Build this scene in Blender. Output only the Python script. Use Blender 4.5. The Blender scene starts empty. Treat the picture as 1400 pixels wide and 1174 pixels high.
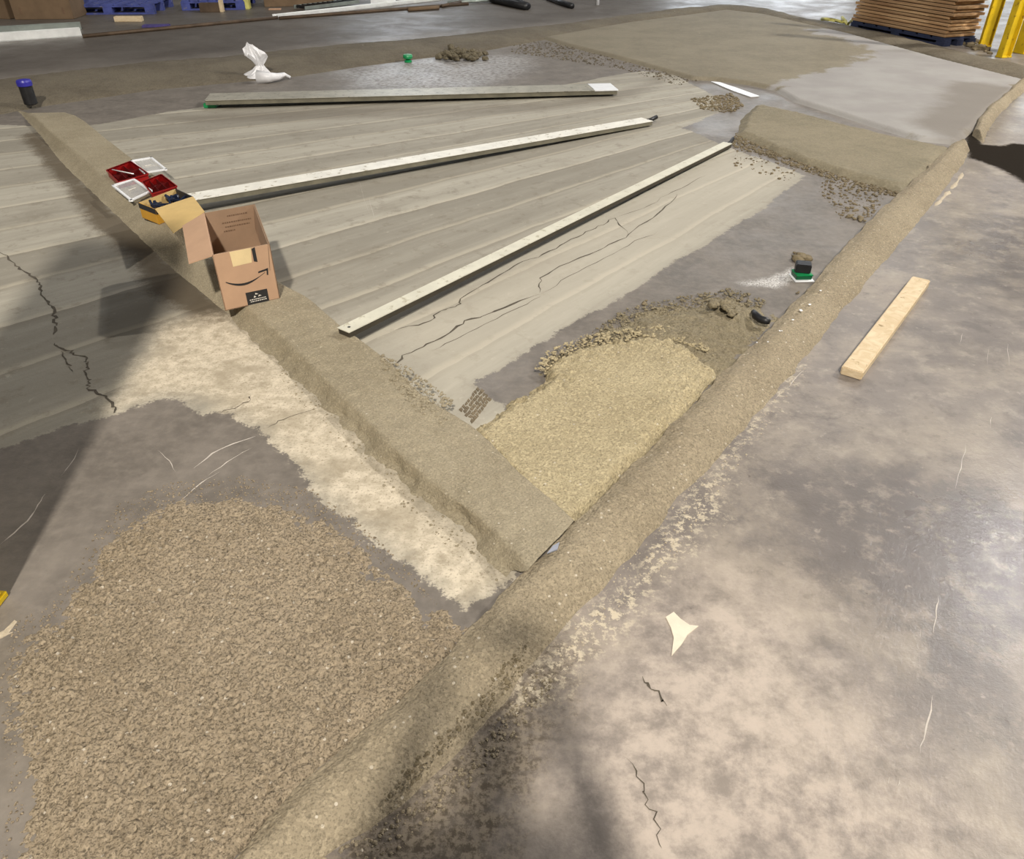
import bpy, bmesh, math, random
import numpy as np
from mathutils import Vector, Matrix

# ------------------------------------------------------------------ camera, world, lights
random.seed(4); rng = np.random.default_rng(4)
CAM_H = 1.6; FPX = 1050.0; TH = math.atan(737/1050)
S = bpy.context.scene
col = S.collection
cd = bpy.data.cameras.new('camera'); cam = bpy.data.objects.new('camera', cd); col.objects.link(cam)
cam.location = (0, 0, CAM_H); cam.rotation_euler = (math.pi/2-TH, 0, 0)
cd.sensor_width = 36; cd.lens = 36*FPX/1400; cd.clip_start = .02; cd.clip_end = 200
S.camera = cam
S.view_settings.view_transform = 'Standard'; S.view_settings.look = 'None'
S.view_settings.gamma = 1; S.view_settings.exposure = .06; S.view_settings.use_curve_mapping = False
w = bpy.data.worlds.new('world'); S.world = w; w.use_nodes = True
bg = w.node_tree.nodes['Background']; bg.inputs[0].default_value = (.94, .95, 1, 1); bg.inputs[1].default_value = .12
def lamp(name, loc, watt, colour, r=.22):
    l = bpy.data.lights.new(name, 'POINT'); l.energy = watt; l.color = colour; l.shadow_soft_size = r
    o = bpy.data.objects.new(name, l); col.objects.link(o); o.location = loc
    return o
lamp('high_bay_light', (-.1, -9, 12.2), 12800, (1, .93, .83), .42)      # behind the photographer
lamp('high_bay_light', (10.6, 6.6, 8.2), 3700, (1, .94, .86), .15)    # to the right
lamp('high_bay_light', (8.7, 9.3, 8.2), 1100, (.97, .97, 1), .35)
lamp('high_bay_light', (-9, 4.5, 9), 420, (1, .93, .84), .5)
lamp('high_bay_light', (-1, 19, 9), 450, (.93, .96, 1), .5)
lamp('high_bay_light', (9.5, 19, 9), 500, (.93, .96, 1), .5)

# ------------------------------------------------------------------ helpers
def G(px, py, z=0.0):                       # a point of the photograph's frame on the level z
    u = (px-700)/FPX; v = (py-587)/FPX
    d = math.sin(TH)+v*math.cos(TH); f = math.cos(TH)-v*math.sin(TH); t = (CAM_H-z)/d
    return np.array([u*t, f*t, z])
def GP(pts, z=0.0): return np.array([G(x, y, z)[:2] for x, y in pts])
def tag(o, label=None, cat=None, group=None, kind=None):
    if label: o['label'] = label
    if cat: o['category'] = cat
    if group: o['group'] = group
    if kind: o['kind'] = kind
    return o
def empty(name, loc, rz=0):
    o = bpy.data.objects.new(name, None); col.objects.link(o); o.location = tuple(loc); o.rotation_euler = (0, 0, rz)
    o.empty_display_size = .1
    return o
def link(name, me, mat, parent=None):
    if mat: me.materials.append(mat)
    o = bpy.data.objects.new(name, me); col.objects.link(o)
    if parent: o.parent = parent
    return o
def smooth(o): o.data.polygons.foreach_set('use_smooth', [True]*len(o.data.polygons)); return o
def mesh(name, vs, fs, mat, parent=None, sm=False):
    me = bpy.data.meshes.new(name); me.from_pydata([tuple(v) for v in vs], [], fs); me.update()
    o = link(name, me, mat, parent)
    return smooth(o) if sm else o
def grid_mesh(name, P, mat, keep=None, attrs=None, parent=None, sm=True):
    """P (n,m,3) array -> grid mesh, keep (n-1,m-1) mask"""
    n, m = P.shape[:2]
    idx = np.arange(n*m).reshape(n, m)
    q = np.stack([idx[:-1, :-1], idx[1:, :-1], idx[1:, 1:], idx[:-1, 1:]], -1)
    q = q[keep] if keep is not None else q.reshape(-1, 4)
    used = np.unique(q); re = np.full(n*m, -1); re[used] = np.arange(len(used))
    q = re[q]; V = P.reshape(-1, 3)[used]
    me = bpy.data.meshes.new(name)
    me.vertices.add(len(V)); me.vertices.foreach_set('co', V.astype(np.float32).ravel())
    me.loops.add(q.size); me.loops.foreach_set('vertex_index', q.astype(np.int32).ravel())
    me.polygons.add(len(q)); me.polygons.foreach_set('loop_start', np.arange(0, q.size, 4, dtype=np.int32))
    me.polygons.foreach_set('loop_total', np.full(len(q), 4, dtype=np.int32))
    me.polygons.foreach_set('use_smooth', np.full(len(q), sm))
    me.update(calc_edges=True); me.validate()
    for k, a in (attrs or {}).items():
        at = me.attributes.new(k, 'FLOAT', 'POINT'); at.data.foreach_set('value', a.reshape(-1)[used].astype(np.float32))
    return link(name, me, mat, parent)
def box_vf(c, s, R=None):
    vs = []
    for sx in (-.5, .5):
        for sy in (-.5, .5):
            for sz in (-.5, .5):
                v = Vector((sx*s[0], sy*s[1], sz*s[2]))
                if R is not None: v = R @ v
                vs.append(Vector(c)+v)
    return vs, [(0, 1, 3, 2), (4, 6, 7, 5), (0, 4, 5, 1), (2, 3, 7, 6), (0, 2, 6, 4), (1, 5, 7, 3)]
def box(name, c, s, mat, parent=None, R=None, bev=0.0, seg=2):
    vs, fs = box_vf(c, s, R)
    bm = bmesh.new(); bv = [bm.verts.new(v) for v in vs]
    for f in fs: bm.faces.new([bv[i] for i in f])
    bmesh.ops.recalc_face_normals(bm, faces=bm.faces)
    if bev: bmesh.ops.bevel(bm, geom=bm.edges[:], offset=bev, segments=seg, affect='EDGES')
    me = bpy.data.meshes.new(name); bm.to_mesh(me); bm.free()
    return link(name, me, mat, parent)
def multi(name, parts, mat, parent=None):
    V = []; Fs = []
    for vs, fs in parts:
        k = len(V); V += list(vs); Fs += [tuple(i+k for i in f) for f in fs]
    return mesh(name, V, Fs, mat, parent)
def hexa(b, t):      # 4 bottom pts, 4 top pts
    return list(b)+list(t), [(3, 2, 1, 0), (4, 5, 6, 7), (0, 1, 5, 4), (1, 2, 6, 5), (2, 3, 7, 6), (3, 0, 4, 7)]
def plate(pts, th, d=None):   # thin quad/ngon plate: points + thickness along normal
    P = [Vector(p) for p in pts]
    n = d if d is not None else (P[1]-P[0]).cross(P[2]-P[0]).normalized()
    n = Vector(n); k = len(P); vs = [p for p in P]+[p+n*th for p in P]
    fs = [tuple(range(k))[::-1], tuple(range(k, 2*k))]+[(i, (i+1) % k, k+(i+1) % k, k+i) for i in range(k)]
    return vs, fs
def tube(name, pts, r, mat, parent=None, n=8):
    pts = [Vector(p) for p in pts]; V = []; Fs = []
    for i, p in enumerate(pts):
        t = (pts[min(i+1, len(pts)-1)]-pts[max(i-1, 0)]).normalized()
        a = t.cross(Vector((0, 0, 1)) if abs(t.z) < .9 else Vector((1, 0, 0))).normalized(); b = t.cross(a)
        rr = r[i] if isinstance(r, (list, tuple)) else r
        V += [p+a*rr*math.cos(2*math.pi*k/n)+b*rr*math.sin(2*math.pi*k/n) for k in range(n)]
    for i in range(len(pts)-1):
        for k in range(n): Fs.append((i*n+k, i*n+(k+1) % n, (i+1)*n+(k+1) % n, (i+1)*n+k))
    Fs.append(tuple(range(n))[::-1]); Fs.append(tuple(range((len(pts)-1)*n, len(pts)*n)))
    return mesh(name, V, Fs, mat, parent, True)
def lathe(name, prof, mat, parent=None, n=24, loc=(0, 0, 0)):
    V = []; Fs = []
    for r, z in prof: V += [(loc[0]+r*math.cos(2*math.pi*k/n), loc[1]+r*math.sin(2*math.pi*k/n), loc[2]+z) for k in range(n)]
    for i in range(len(prof)-1):
        for k in range(n): Fs.append((i*n+k, i*n+(k+1) % n, (i+1)*n+(k+1) % n, (i+1)*n+k))
    Fs.append(tuple(range(n))[::-1]); Fs.append(tuple(range((len(prof)-1)*n, len(prof)*n)))
    return mesh(name, V, Fs, mat, parent, False)

def vnoise(x, y, seed=0):
    xi = np.floor(x).astype(np.int64); yi = np.floor(y).astype(np.int64); fx = x-xi; fy = y-yi
    fx = fx*fx*(3-2*fx); fy = fy*fy*(3-2*fy)
    def h(a, b):
        n = (a*374761393+b*668265263+seed*1442695041) & 0x7fffffff
        n = ((n ^ (n >> 13))*1274126177) & 0x7fffffff
        return ((n ^ (n >> 16)) & 0xffff)/65535.0
    return (h(xi, yi)*(1-fx)+h(xi+1, yi)*fx)*(1-fy)+(h(xi, yi+1)*(1-fx)+h(xi+1, yi+1)*fx)*fy
def fbm(x, y, f, oct=4, seed=0, g=.5):
    s = 0; a = 1; t = 0
    for i in range(oct): s = s+a*(vnoise(x*f+17.3*i, y*f-9.1*i, seed+i)-.5)*2; t += a; a *= g; f *= 2.03
    return s/t
def sdf(X, Y, poly):        # positive inside
    x = X.ravel(); y = Y.ravel(); d = np.full(x.shape, 1e9); ins = np.zeros(x.shape, bool); n = len(poly)
    for i in range(n):
        ax, ay = poly[i]; bx, by = poly[(i+1) % n]
        ex, ey = bx-ax, by-ay; L = ex*ex+ey*ey+1e-12
        t = np.clip(((x-ax)*ex+(y-ay)*ey)/L, 0, 1)
        d = np.minimum(d, (x-ax-t*ex)**2+(y-ay-t*ey)**2)
        c = (ay > y) != (by > y)
        if abs(ey) > 1e-12: ins ^= c & (x < ax+(y-ay)*ex/ey)
    return (np.where(ins, 1, -1)*np.sqrt(d)).reshape(X.shape)
def hfield(name, poly, res, fn, mat, attrs=None, pad=.03, parent=None):
    lo = poly.min(0)-pad; hi = poly.max(0)+pad
    xs = np.arange(lo[0], hi[0], res); ys = np.arange(lo[1], hi[1], res)
    X, Y = np.meshgrid(xs, ys, indexing='ij'); sd = sdf(X, Y, poly)
    Z = np.maximum(fn(X, Y, sd), -.006)
    k = Z > -.004; keep = k[:-1, :-1] | k[1:, :-1] | k[1:, 1:] | k[:-1, 1:]
    A = {a: f(X, Y) for a, f in (attrs or {}).items()}
    return grid_mesh(name, np.stack([X, Y, Z], -1), mat, keep, A, parent)
def resample(P, n):
    P = np.asarray(P, float); s = np.r_[0, np.cumsum(np.linalg.norm(np.diff(P, axis=0), axis=1))]
    t = np.linspace(0, s[-1], n); Q = np.stack([np.interp(t, s, P[:, k]) for k in range(P.shape[1])], -1)
    for _ in range(3):      # light smoothing
        kx = 9; pad = np.pad(Q, ((kx, kx), (0, 0)), 'edge'); c = np.cumsum(np.vstack([np.zeros(Q.shape[1]), pad]), 0)
        Qs = (c[2*kx+1:]-c[:-2*kx-1])/(2*kx+1); Qs[0] = Q[0]; Qs[-1] = Q[-1]; Q = Qs
    return Q, s[-1]
def sstep(x, a, b): t = np.clip((x-a)/(b-a), 0, 1); return t*t*(3-2*t)

# ------------------------------------------------------------------ node materials
def lin(r, g, b):
    f = lambda c: (c/255/12.92 if c/255 <= .04045 else ((c/255+.055)/1.055)**2.4)
    return (f(r), f(g), f(b), 1)
class T:
    def __init__(s, name):
        s.m = bpy.data.materials.new(name); s.m.use_nodes = True; s.t = s.m.node_tree
        s.b = s.t.nodes['Principled BSDF']; s.co = s.t.nodes.new('ShaderNodeTexCoord').outputs['Object']
    def put(s, sock, v):
        if isinstance(v, bpy.types.NodeSocket): s.t.links.new(v, sock)
        else: sock.default_value = v
    def noise(s, scale, detail=4, rough=.55, vec=None, dist=0):
        n = s.t.nodes.new('ShaderNodeTexNoise'); s.put(n.inputs['Vector'], vec if vec is not None else s.co)
        n.inputs['Scale'].default_value = scale; n.inputs['Detail'].default_value = detail
        n.inputs['Roughness'].default_value = rough; n.inputs['Distortion'].default_value = dist
        return n.outputs[0]
    def vor(s, scale, feature='F1', out=0, vec=None, rnd=1):
        n = s.t.nodes.new('ShaderNodeTexVoronoi'); n.feature = feature; s.put(n.inputs['Vector'], vec if vec is not None else s.co)
        n.inputs['Scale'].default_value = scale; n.inputs['Randomness'].default_value = rnd
        return n.outputs[out]
    def math(s, op, a, b=0.0, c=0.0):
        n = s.t.nodes.new('ShaderNodeMath'); n.operation = op
        s.put(n.inputs[0], a); s.put(n.inputs[1], b); s.put(n.inputs[2], c); return n.outputs[0]
    def rng(s, v, a, b, c=0.0, d=1.0, sm=True):
        n = s.t.nodes.new('ShaderNodeMapRange'); n.interpolation_type = 'SMOOTHSTEP' if sm else 'LINEAR'
        s.put(n.inputs[0], v)
        for i, k in enumerate((a, b, c, d)): s.put(n.inputs[i+1], k)
        return n.outputs[0]
    def mix(s, f, a, b, mode='MIX'):
        n = s.t.nodes.new('ShaderNodeMix'); n.data_type = 'RGBA'; n.blend_type = mode
        s.put(n.inputs[0], f); s.put(n.inputs[6], a); s.put(n.inputs[7], b); return n.outputs[2]
    def attr(s, name):
        n = s.t.nodes.new('ShaderNodeAttribute'); n.attribute_name = name; return n.outputs['Fac']
    def xyz(s, x, y, z=0.0):
        n = s.t.nodes.new('ShaderNodeCombineXYZ'); s.put(n.inputs[0], x); s.put(n.inputs[1], y); s.put(n.inputs[2], z); return n.outputs[0]
    def scl(s, v):
        n = s.t.nodes.new('ShaderNodeMapping'); s.put(n.inputs[0], s.co); n.inputs['Scale'].default_value = v; return n.outputs[0]
    def bump(s, h, dist, strength=1.0, prev=None):
        n = s.t.nodes.new('ShaderNodeBump'); s.put(n.inputs['Height'], h); n.inputs['Distance'].default_value = dist
        n.inputs['Strength'].default_value = strength
        if prev is not None: s.put(n.inputs['Normal'], prev)
        return n.outputs[0]
    def out(s, colour, rough=.8, nrm=None, metal=0.0, spec=.5, **k):
        s.put(s.b.inputs['Base Color'], colour); s.put(s.b.inputs['Roughness'], rough); s.put(s.b.inputs['Metallic'], metal)
        s.put(s.b.inputs['Specular IOR Level'], spec)
        if nrm is not None: s.put(s.b.inputs['Normal'], nrm)
        for a, v in k.items(): s.put(s.b.inputs[a], v)
        return s.m
def simple(name, c, rough=.6, var=.18, sc=12, metal=0.0, bump=.0006, c2=None, spec=.5):
    t = T(name); n = t.noise(sc, 5, .6)
    dk = tuple(x*(1-var) for x in c[:3])+(1,); br = tuple(min(1, x*(1+var)) for x in c[:3])+(1,)
    cc = t.mix(t.rng(n, .3, .7), dk, br)
    if c2: cc = t.mix(t.rng(t.noise(sc*2.7, 5, .65), .58, .66), cc, c2)
    return t.out(cc, rough, t.bump(t.noise(sc*8, 4), bump), metal, spec)
def mortar(name, c, c2, grain=140, bump=.004, speck=.5, dark=.35, shade_tint=None):
    t = T(name)
    big = t.noise(1.7, 4, .6); med = t.noise(14, 4, .6); g = t.noise(grain, 3, .65); v = t.vor(grain*.8)
    cc = t.mix(t.rng(big, .35, .68), c, c2)
    cc = t.mix(t.rng(med, .3, .75, 0, .35), cc, tuple(x*1.25 for x in c2[:3])+(1,))
    cc = t.mix(t.rng(g, .52, .30, 0, dark), cc, tuple(x*.35 for x in c[:3])+(1,))
    pick = t.vor(grain*.55, out='Color'); d = t.vor(grain*.55)
    r = t.math('MULTIPLY', t.rng(d, .32, .22), t.math('GREATER_THAN', pick, 1-.10*speck))
    cc = t.mix(t.math('MULTIPLY', r, .75), cc, (.62, .56, .46, 1))
    cell = t.vor(grain*1.1, out='Color'); cell2 = t.vor(grain*2.3, out='Color')
    cc = t.mix(t.math('MULTIPLY', t.math('GREATER_THAN', cell, .72), .32*min(1, speck)), cc, tuple(min(1, x*1.55) for x in c2[:3])+(1,))
    cc = t.mix(t.math('MULTIPLY', t.math('LESS_THAN', cell2, .26), dark*.75), cc, tuple(x*.35 for x in c[:3])+(1,))
    if shade_tint: cc = shade_tint(t, cc)
    nn = t.bump(t.noise(grain*.55, 3), bump*1.2, .6)
    nn = t.bump(g, bump*1.2, 1, nn); nn = t.bump(v, bump*.6, .6, nn)
    return t.out(cc, .82, nn, spec=.3)

M = {}
M['curb'] = mortar('troweled_mortar', lin(142, 132, 110), lin(156, 146, 124), 150, .0028, .9, .35)
M['ridge'] = mortar('ridge_mortar', lin(140, 128, 106), lin(155, 143, 120), 120, .0042, 1.8, .45)
M['yellow'] = mortar('fresh_yellow_mortar', lin(164, 151, 120), lin(180, 167, 135), 115, .005, 1.2, .5)
M['bed'] = mortar('coarse_mortar', lin(142, 128, 106), lin(156, 142, 120), 120, .006, 2.0, .85)
M['pile'] = mortar('loose_mortar', lin(124, 114, 92), lin(140, 130, 106), 90, .007, .6, .45)
M['berm'] = mortar('far_mortar', lin(98, 90, 76), lin(114, 106, 90), 60, .006, .3, .3)
M['crumb'] = mortar('dark_crumbs', lin(104, 93, 72), lin(128, 116, 92), 90, .004, .2, .3)
M['smear'] = mortar('pale_smear', lin(175, 162, 140), lin(190, 178, 156), 80, .003, .3, .15)
def slab_dry_shade(t, cc):
    n = t.noise(3.2, 5, .65); nf = t.noise(30, 4, .6)
    off = t.math('ADD', t.math('MULTIPLY', t.math('SUBTRACT', n, .5), .9), t.math('MULTIPLY', t.math('SUBTRACT', nf, .5), .12))
    g = t.rng(t.math('ADD', t.attr('dry'), off), -.06, .08)
    cc = t.mix(g, cc, t.mix(t.rng(t.noise(2, 4), .3, .7), lin(144, 140, 136), lin(156, 153, 148)))
    p = t.rng(t.math('ADD', t.attr('shade_tint'), t.math('MULTIPLY', off, .4)), -.10, .16)  # soft shadow on the slab, painted into its colour
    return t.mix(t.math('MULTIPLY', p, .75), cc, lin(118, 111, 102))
M['slab'] = mortar('slab_mortar', lin(118, 110, 93), lin(130, 122, 104), 60, .0012, .3, .08, slab_dry_shade)
M['ramp'] = mortar('bed_mortar', lin(122, 114, 94), lin(135, 126, 105), 70, .0025, .5, .18)
M['alu'] = simple('dull_aluminium', lin(176, 172, 158), .42, .14, 9, .35, .0003, lin(120, 116, 104))
M['bar_white'] = simple('mortar_smeared_white', lin(228, 226, 216), .5, .08, 8, 0, .0005, lin(168, 160, 140))
M['bar_cream'] = simple('cream_bar', lin(206, 203, 186), .55, .07, 9, 0, .0003, lin(178, 172, 150))
M['bar_side'] = simple('bar_side_grey', lin(118, 114, 98), .6, .2, 7, .2)  # grey bar sides, darker than the tops
M['bar_shade'] = simple('bar_shaded_side', lin(60, 54, 42), .7, .2, 7)  # shade on and under the near bar, put into its side colour
M['black'] = simple('black_plastic', (.012, .012, .013, 1), .45, .3, 20)
M['blue_cap'] = simple('blue_plastic', lin(48, 44, 150), .4)
M['green'] = simple('green_plastic', lin(20, 140, 80), .4)
M['dkgreen'] = simple('dark_green_plastic', lin(10, 88, 54), .4)
M['white'] = simple('white_plastic', lin(232, 234, 236), .4, .04)
M['bag'] = simple('white_film', lin(222, 222, 224), .3, .08, 20, 0, .002)
M['red'] = simple('red_plastic', lin(140, 20, 20), .35, .2, 20)
M['red_dark'] = simple('red_divider', lin(84, 14, 14), .4, .2, 20)
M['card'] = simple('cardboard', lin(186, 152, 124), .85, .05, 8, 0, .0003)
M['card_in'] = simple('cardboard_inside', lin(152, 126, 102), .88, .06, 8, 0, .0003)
M['kraft'] = simple('kraft_far', lin(112, 92, 70), .9, .12, 5)
M['card_yel'] = simple('yellow_card', lin(206, 176, 116), .8, .05, 10)
M['yel_print'] = simple('yellow_print', lin(204, 152, 50), .6, .06, 10)
M['ink'] = simple('black_ink', (.02, .02, .022, 1), .6, .1)
M['ink_brown'] = simple('brown_ink', lin(112, 88, 68), .8, .1)
M['ink_white'] = simple('white_ink', lin(225, 220, 210), .6, .03)
M['tape'] = simple('paper_tape', lin(226, 204, 158), .35, .05)
M['bits'] = simple('dark_blue_bits', lin(24, 34, 56), .35, .4, 60)
M['blue_pallet'] = simple('blue_painted_wood', lin(66, 76, 140), .75, .25, 6, 0, .001, lin(110, 108, 128))
M['dark_pallet'] = simple('dark_blue_wood', lin(34, 42, 68), .75, .25, 6)
M['yellow_paint'] = simple('yellow_paint', lin(208, 176, 24), .45, .14, 5, 0, .0006, lin(150, 118, 30))
M['steel'] = simple('galvanised_steel', lin(150, 158, 152), .4, .15, 6, .5)
M['bright_steel'] = simple('bright_steel', lin(238, 240, 238), .35, .08, 8, .3)
M['rust'] = simple('rusty_steel', lin(88, 72, 56), .6, .25, 6, .3)
M['purple'] = simple('purple_scrap', lin(72, 62, 120), .6)
M['yrope'] = simple('yellow_strap', lin(196, 190, 110), .6)
M['grey_plastic'] = simple('grey_blue_scrap', lin(150, 154, 166), .4, .1)
M['dust'] = simple('white_dust', lin(226, 226, 222), .8, .1, 30)
M['scuff'] = simple('scuffed_concrete', lin(196, 188, 178), .7)
M['crack'] = simple('crack_fill', lin(84, 77, 66), .95, .3, 30)
M['cloth'] = simple('dark_cloth', lin(50, 54, 64), .9)
M['skin'] = simple('skin', lin(196, 150, 124), .6, .05)
M['wall'] = simple('painted_wall', lin(120, 122, 124), .8, .1, 1)
t = T('clear_lid'); M['clear'] = t.out((.86, .88, .9, 1), .15, None, 0, .5, **{'Alpha': .22})
t = T('lumber'); gr = t.noise(1, 5, .6, t.scl((14, 14, 60)), 1.2); k = t.vor(5)
cc = t.mix(t.rng(gr, .3, .7), lin(200, 178, 142), lin(220, 202, 170)); cc = t.mix(t.rng(k, .09, .03), cc, lin(120, 84, 50))
cc = t.mix(t.rng(t.noise(22, 5, .7), .62, .70), cc, lin(150, 128, 92))
M['lumber'] = t.out(cc, .75, t.bump(gr, .001))
t = T('stack_wood'); gr = t.noise(1, 4, .6, t.scl((1.2, 8, 26)), .5)
oi = t.t.nodes.new('ShaderNodeObjectInfo').outputs['Random']
M['stack'] = t.out(t.mix(t.rng(oi, 0, 1, 0, .45), t.mix(t.rng(gr, .3, .7), lin(160, 122, 84), lin(214, 180, 136)), lin(112, 84, 58)), .75, t.bump(gr, .001))
def glow(name, c, s):
    t = T(name); return t.out((.02, .02, .02, 1), .9, None, 0, 0, **{'Emission Color': c, 'Emission Strength': s})
M['daylight'] = glow('daylit_panel', (.86, .93, 1, 1), 5.0)

# ------------------------------------------------------------------ floor
CREASE = [(250, 1245), (325, 1158), (373, 1104), (437, 1040), (514, 980), (552, 946), (600, 903), (640, 862), (678, 817), (718, 775), (758, 740), (795, 700), (831, 667),
          (892, 606), (935, 564), (973, 517), (1020, 479), (1057, 439), (1100, 396), (1130, 362), (1188, 300), (1238, 254), (1303, 196), (1318, 188)]
OUTER = [(330, 1245), (430, 1180), (500, 1140), (565, 1088), (621, 1035), (674, 983), (726, 914), (746, 882), (791, 833), (838, 794), (893, 729), (940, 668), (1006, 602),
         (1095, 497), (1111, 480), (1165, 409), (1199, 370), (1246, 316), (1285, 268), (1312, 232), (1326, 205)]
LIGHT = [(-400, 190), (0, 171), (60, 172), (128, 171), (235, 152), (300, 143), (500, 128), (760, 118), (840, 103), (880, 97), (920, 102), (975, 130), (990, 150), (935, 175),
         (1010, 207), (1050, 220), (1100, 240), (1040, 287), (900, 374), (850, 405), (760, 457), (700, 494), (652, 521), (655, 534), (690, 552), (692, 600), (720, 680), (700, 790),
         (640, 838), (600, 805), (560, 777), (540, 765), (510, 742), (480, 712), (440, 690), (420, 660), (390, 620), (350, 590), (310, 565), (270, 568), (240, 540),
         (200, 550), (160, 565), (90, 582), (0, 615), (-400, 730)]
PALE = [(150, 560), (225, 440), (320, 430), (400, 500), (500, 600), (590, 680), (700, 790), (640, 840), (560, 777), (480, 712), (420, 660), (350, 590), (310, 565), (240, 535)]
PALE2 = [(470, 450), (620, 400), (900, 240), (1000, 205), (1100, 240), (900, 374), (760, 457), (650, 521), (640, 575), (560, 500)]
RIGHT = [(200, 1400), (400, 1180), (565, 1070), (720, 880), (900, 690), (1080, 490), (1230, 310), (1322, 205), (1345, 185), (1420, 95), (1900, 300), (2400, 1400)]
SPLASH = [(1095, 497), (1000, 610), (930, 690), (850, 800), (740, 900), (690, 965), (750, 965), (800, 900), (880, 830), (950, 735), (1000, 640), (1040, 580)]
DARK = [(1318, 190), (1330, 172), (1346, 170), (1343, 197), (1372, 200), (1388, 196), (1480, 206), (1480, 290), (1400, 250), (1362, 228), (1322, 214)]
def geo(a, b, n, p): return a+(b-a)*np.linspace(0, 1, n)**p
ys = np.r_[-6, -2, geo(.3, 17, 560, 1.75), 19, 22, 26]; xs = geo(0, 1, 230, 1.5)*12; xs = np.r_[-22, -16, -xs[::-1], xs[1:], 16, 22]
X, Y = np.meshgrid(xs, ys, indexing='ij')
FC = (6.7, 11.2)
ang = np.arctan2(FC[1]-Y, FC[0]-X); A = {}
A['light'] = sdf(X, Y, GP(LIGHT)); A['pale'] = sdf(X, Y, GP(PALE)); A['pale2'] = sdf(X, Y, GP(PALE2)); A['polish'] = sdf(X, Y, GP(RIGHT))
A['band'] = sdf(X, Y, GP([(225, 160), (420, 150), (620, 146), (760, 140), (860, 120), (900, 106), (915, 112), (850, 138), (740, 153), (600, 160), (420, 163), (260, 169)])); A['dirt'] = sdf(X, Y, GP([(400, 1240), (560, 1050), (740, 865), (790, 880), (770, 980), (710, 1100), (690, 1250)])); A['worn_lit'] = sdf(X, Y, GP([(775, 960), (860, 860), (970, 790), (1080, 830), (1150, 960), (1250, 1090), (1350, 1260), (740, 1260), (745, 1100)])); A['gloss'] = sdf(X, Y, GP([(1310, 700), (1420, 660), (1520, 800), (1420, 920), (1340, 860)])); A['soil'] = sdf(X, Y, GP([(50, 178), (126, 254), (185, 310), (248, 368), (335, 440), (290, 446), (205, 405), (180, 352), (128, 312), (88, 258), (30, 185)])); A['splash'] = sdf(X, Y, GP(SPLASH)); A['floor_shade'] = sdf(X, Y, GP(DARK)); A['fan'] = ang; A['far'] = Y-(9.0+.66*(X+5))
A['white_sheen'] = sdf(X, Y, GP([(470, 100), (590, 78), (720, 76), (720, 95), (640, 122), (500, 118)]))
A['dustspot'] = sdf(X, Y, GP([(1012, 388), (1060, 393), (1085, 380), (1100, 370), (1085, 365), (1062, 378), (1030, 385)]))
A['dist'] = np.hypot(FC[0]-X, FC[1]-Y)
t = T('concrete_floor')
n1 = t.noise(.9, 5, .6); n2 = t.noise(4, 5, .62); n3 = t.noise(22, 5, .65); n4 = t.noise(110, 4, .65); n5 = t.noise(2.1, 7, .68, None, .35); n6 = t.noise(9, 8, .72)
ragged = t.math('ADD', t.math('MULTIPLY', t.math('SUBTRACT', n2, .5), .10), t.math('ADD', t.math('MULTIPLY', t.math('SUBTRACT', n3, .5), .07), t.math('MULTIPLY', t.math('SUBTRACT', n4, .5), .055)))
def msk(a, w=.006, k=1.0): return t.rng(t.math('ADD', t.attr(a), t.math('MULTIPLY', ragged, k)), -w, w)
base = t.mix(t.rng(n2, .3, .72), lin(102, 96, 89), lin(124, 117, 109))
base = t.mix(t.rng(n3, .35, .75, 0, .4), base, lin(146, 138, 128))
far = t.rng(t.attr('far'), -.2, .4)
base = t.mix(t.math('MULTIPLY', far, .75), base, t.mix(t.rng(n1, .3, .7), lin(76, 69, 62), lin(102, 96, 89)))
base = t.mix(t.math('MULTIPLY', t.math('MULTIPLY', msk('white_sheen', .25, 3), t.rng(n3, .35, .6)), .55), base, lin(196, 196, 196))  # whitish reflection on the far floor, painted into the base colour
# striped, scarified part
sv = t.attr('fan')
lane = t.math('FLOOR', t.math('MULTIPLY', t.math('ADD', sv, t.math('MULTIPLY', n1, .012)), 27))
wn = t.t.nodes.new('ShaderNodeTexWhiteNoise'); wn.noise_dimensions = '1D'; t.put(wn.inputs['W'], lane)
st = t.noise(1, 5, .62, t.xyz(t.math('MULTIPLY', sv, 60), t.math('MULTIPLY', t.attr('dist'), .55)))
st2 = t.noise(1, 4, .7, t.xyz(t.math('MULTIPLY', sv, 260), t.math('MULTIPLY', t.attr('dist'), 2.2)))
sm_ = t.math('ADD', t.math('MULTIPLY', wn.outputs['Value'], .26), t.math('ADD', t.math('MULTIPLY', st, .62), t.math('MULTIPLY', t.math('SUBTRACT', st2, .5), .30)))
lc = t.mix(t.rng(sm_, .22, .78), lin(138, 133, 121), lin(178, 173, 159))
edge = t.math('FRACT', t.math('MULTIPLY', t.math('ADD', sv, t.math('MULTIPLY', n1, .012)), 27))
lc = t.mix(t.rng(edge, .10, .02, 0, .28), lc, lin(118, 110, 94))
lc = t.mix(t.rng(edge, .86, .97, 0, .30), lc, lin(208, 198, 176))
lc = t.mix(t.rng(n5, .52, .72, 0, .35), lc, lin(124, 116, 102))
lc = t.mix(t.rng(n3, .6, .75, 0, .25), lc, lin(210, 202, 184))
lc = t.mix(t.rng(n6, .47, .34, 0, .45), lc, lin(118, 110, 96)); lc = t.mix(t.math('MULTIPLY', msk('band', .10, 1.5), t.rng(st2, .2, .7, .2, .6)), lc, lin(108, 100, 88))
lc = t.mix(t.math('MULTIPLY', msk('soil', .05, 1.5), .85), lc, lin(86, 75, 58))
pm = msk('pale', .10, 1.5); pc = t.mix(t.rng(n3, .3, .66), lin(176, 164, 142), lin(216, 204, 182)); pc = t.mix(t.rng(n4, .47, .34, 0, .75), pc, lin(140, 126, 104)); pc = t.mix(t.rng(n6, .48, .36, 0, .6), pc, lin(150, 138, 116))
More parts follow.
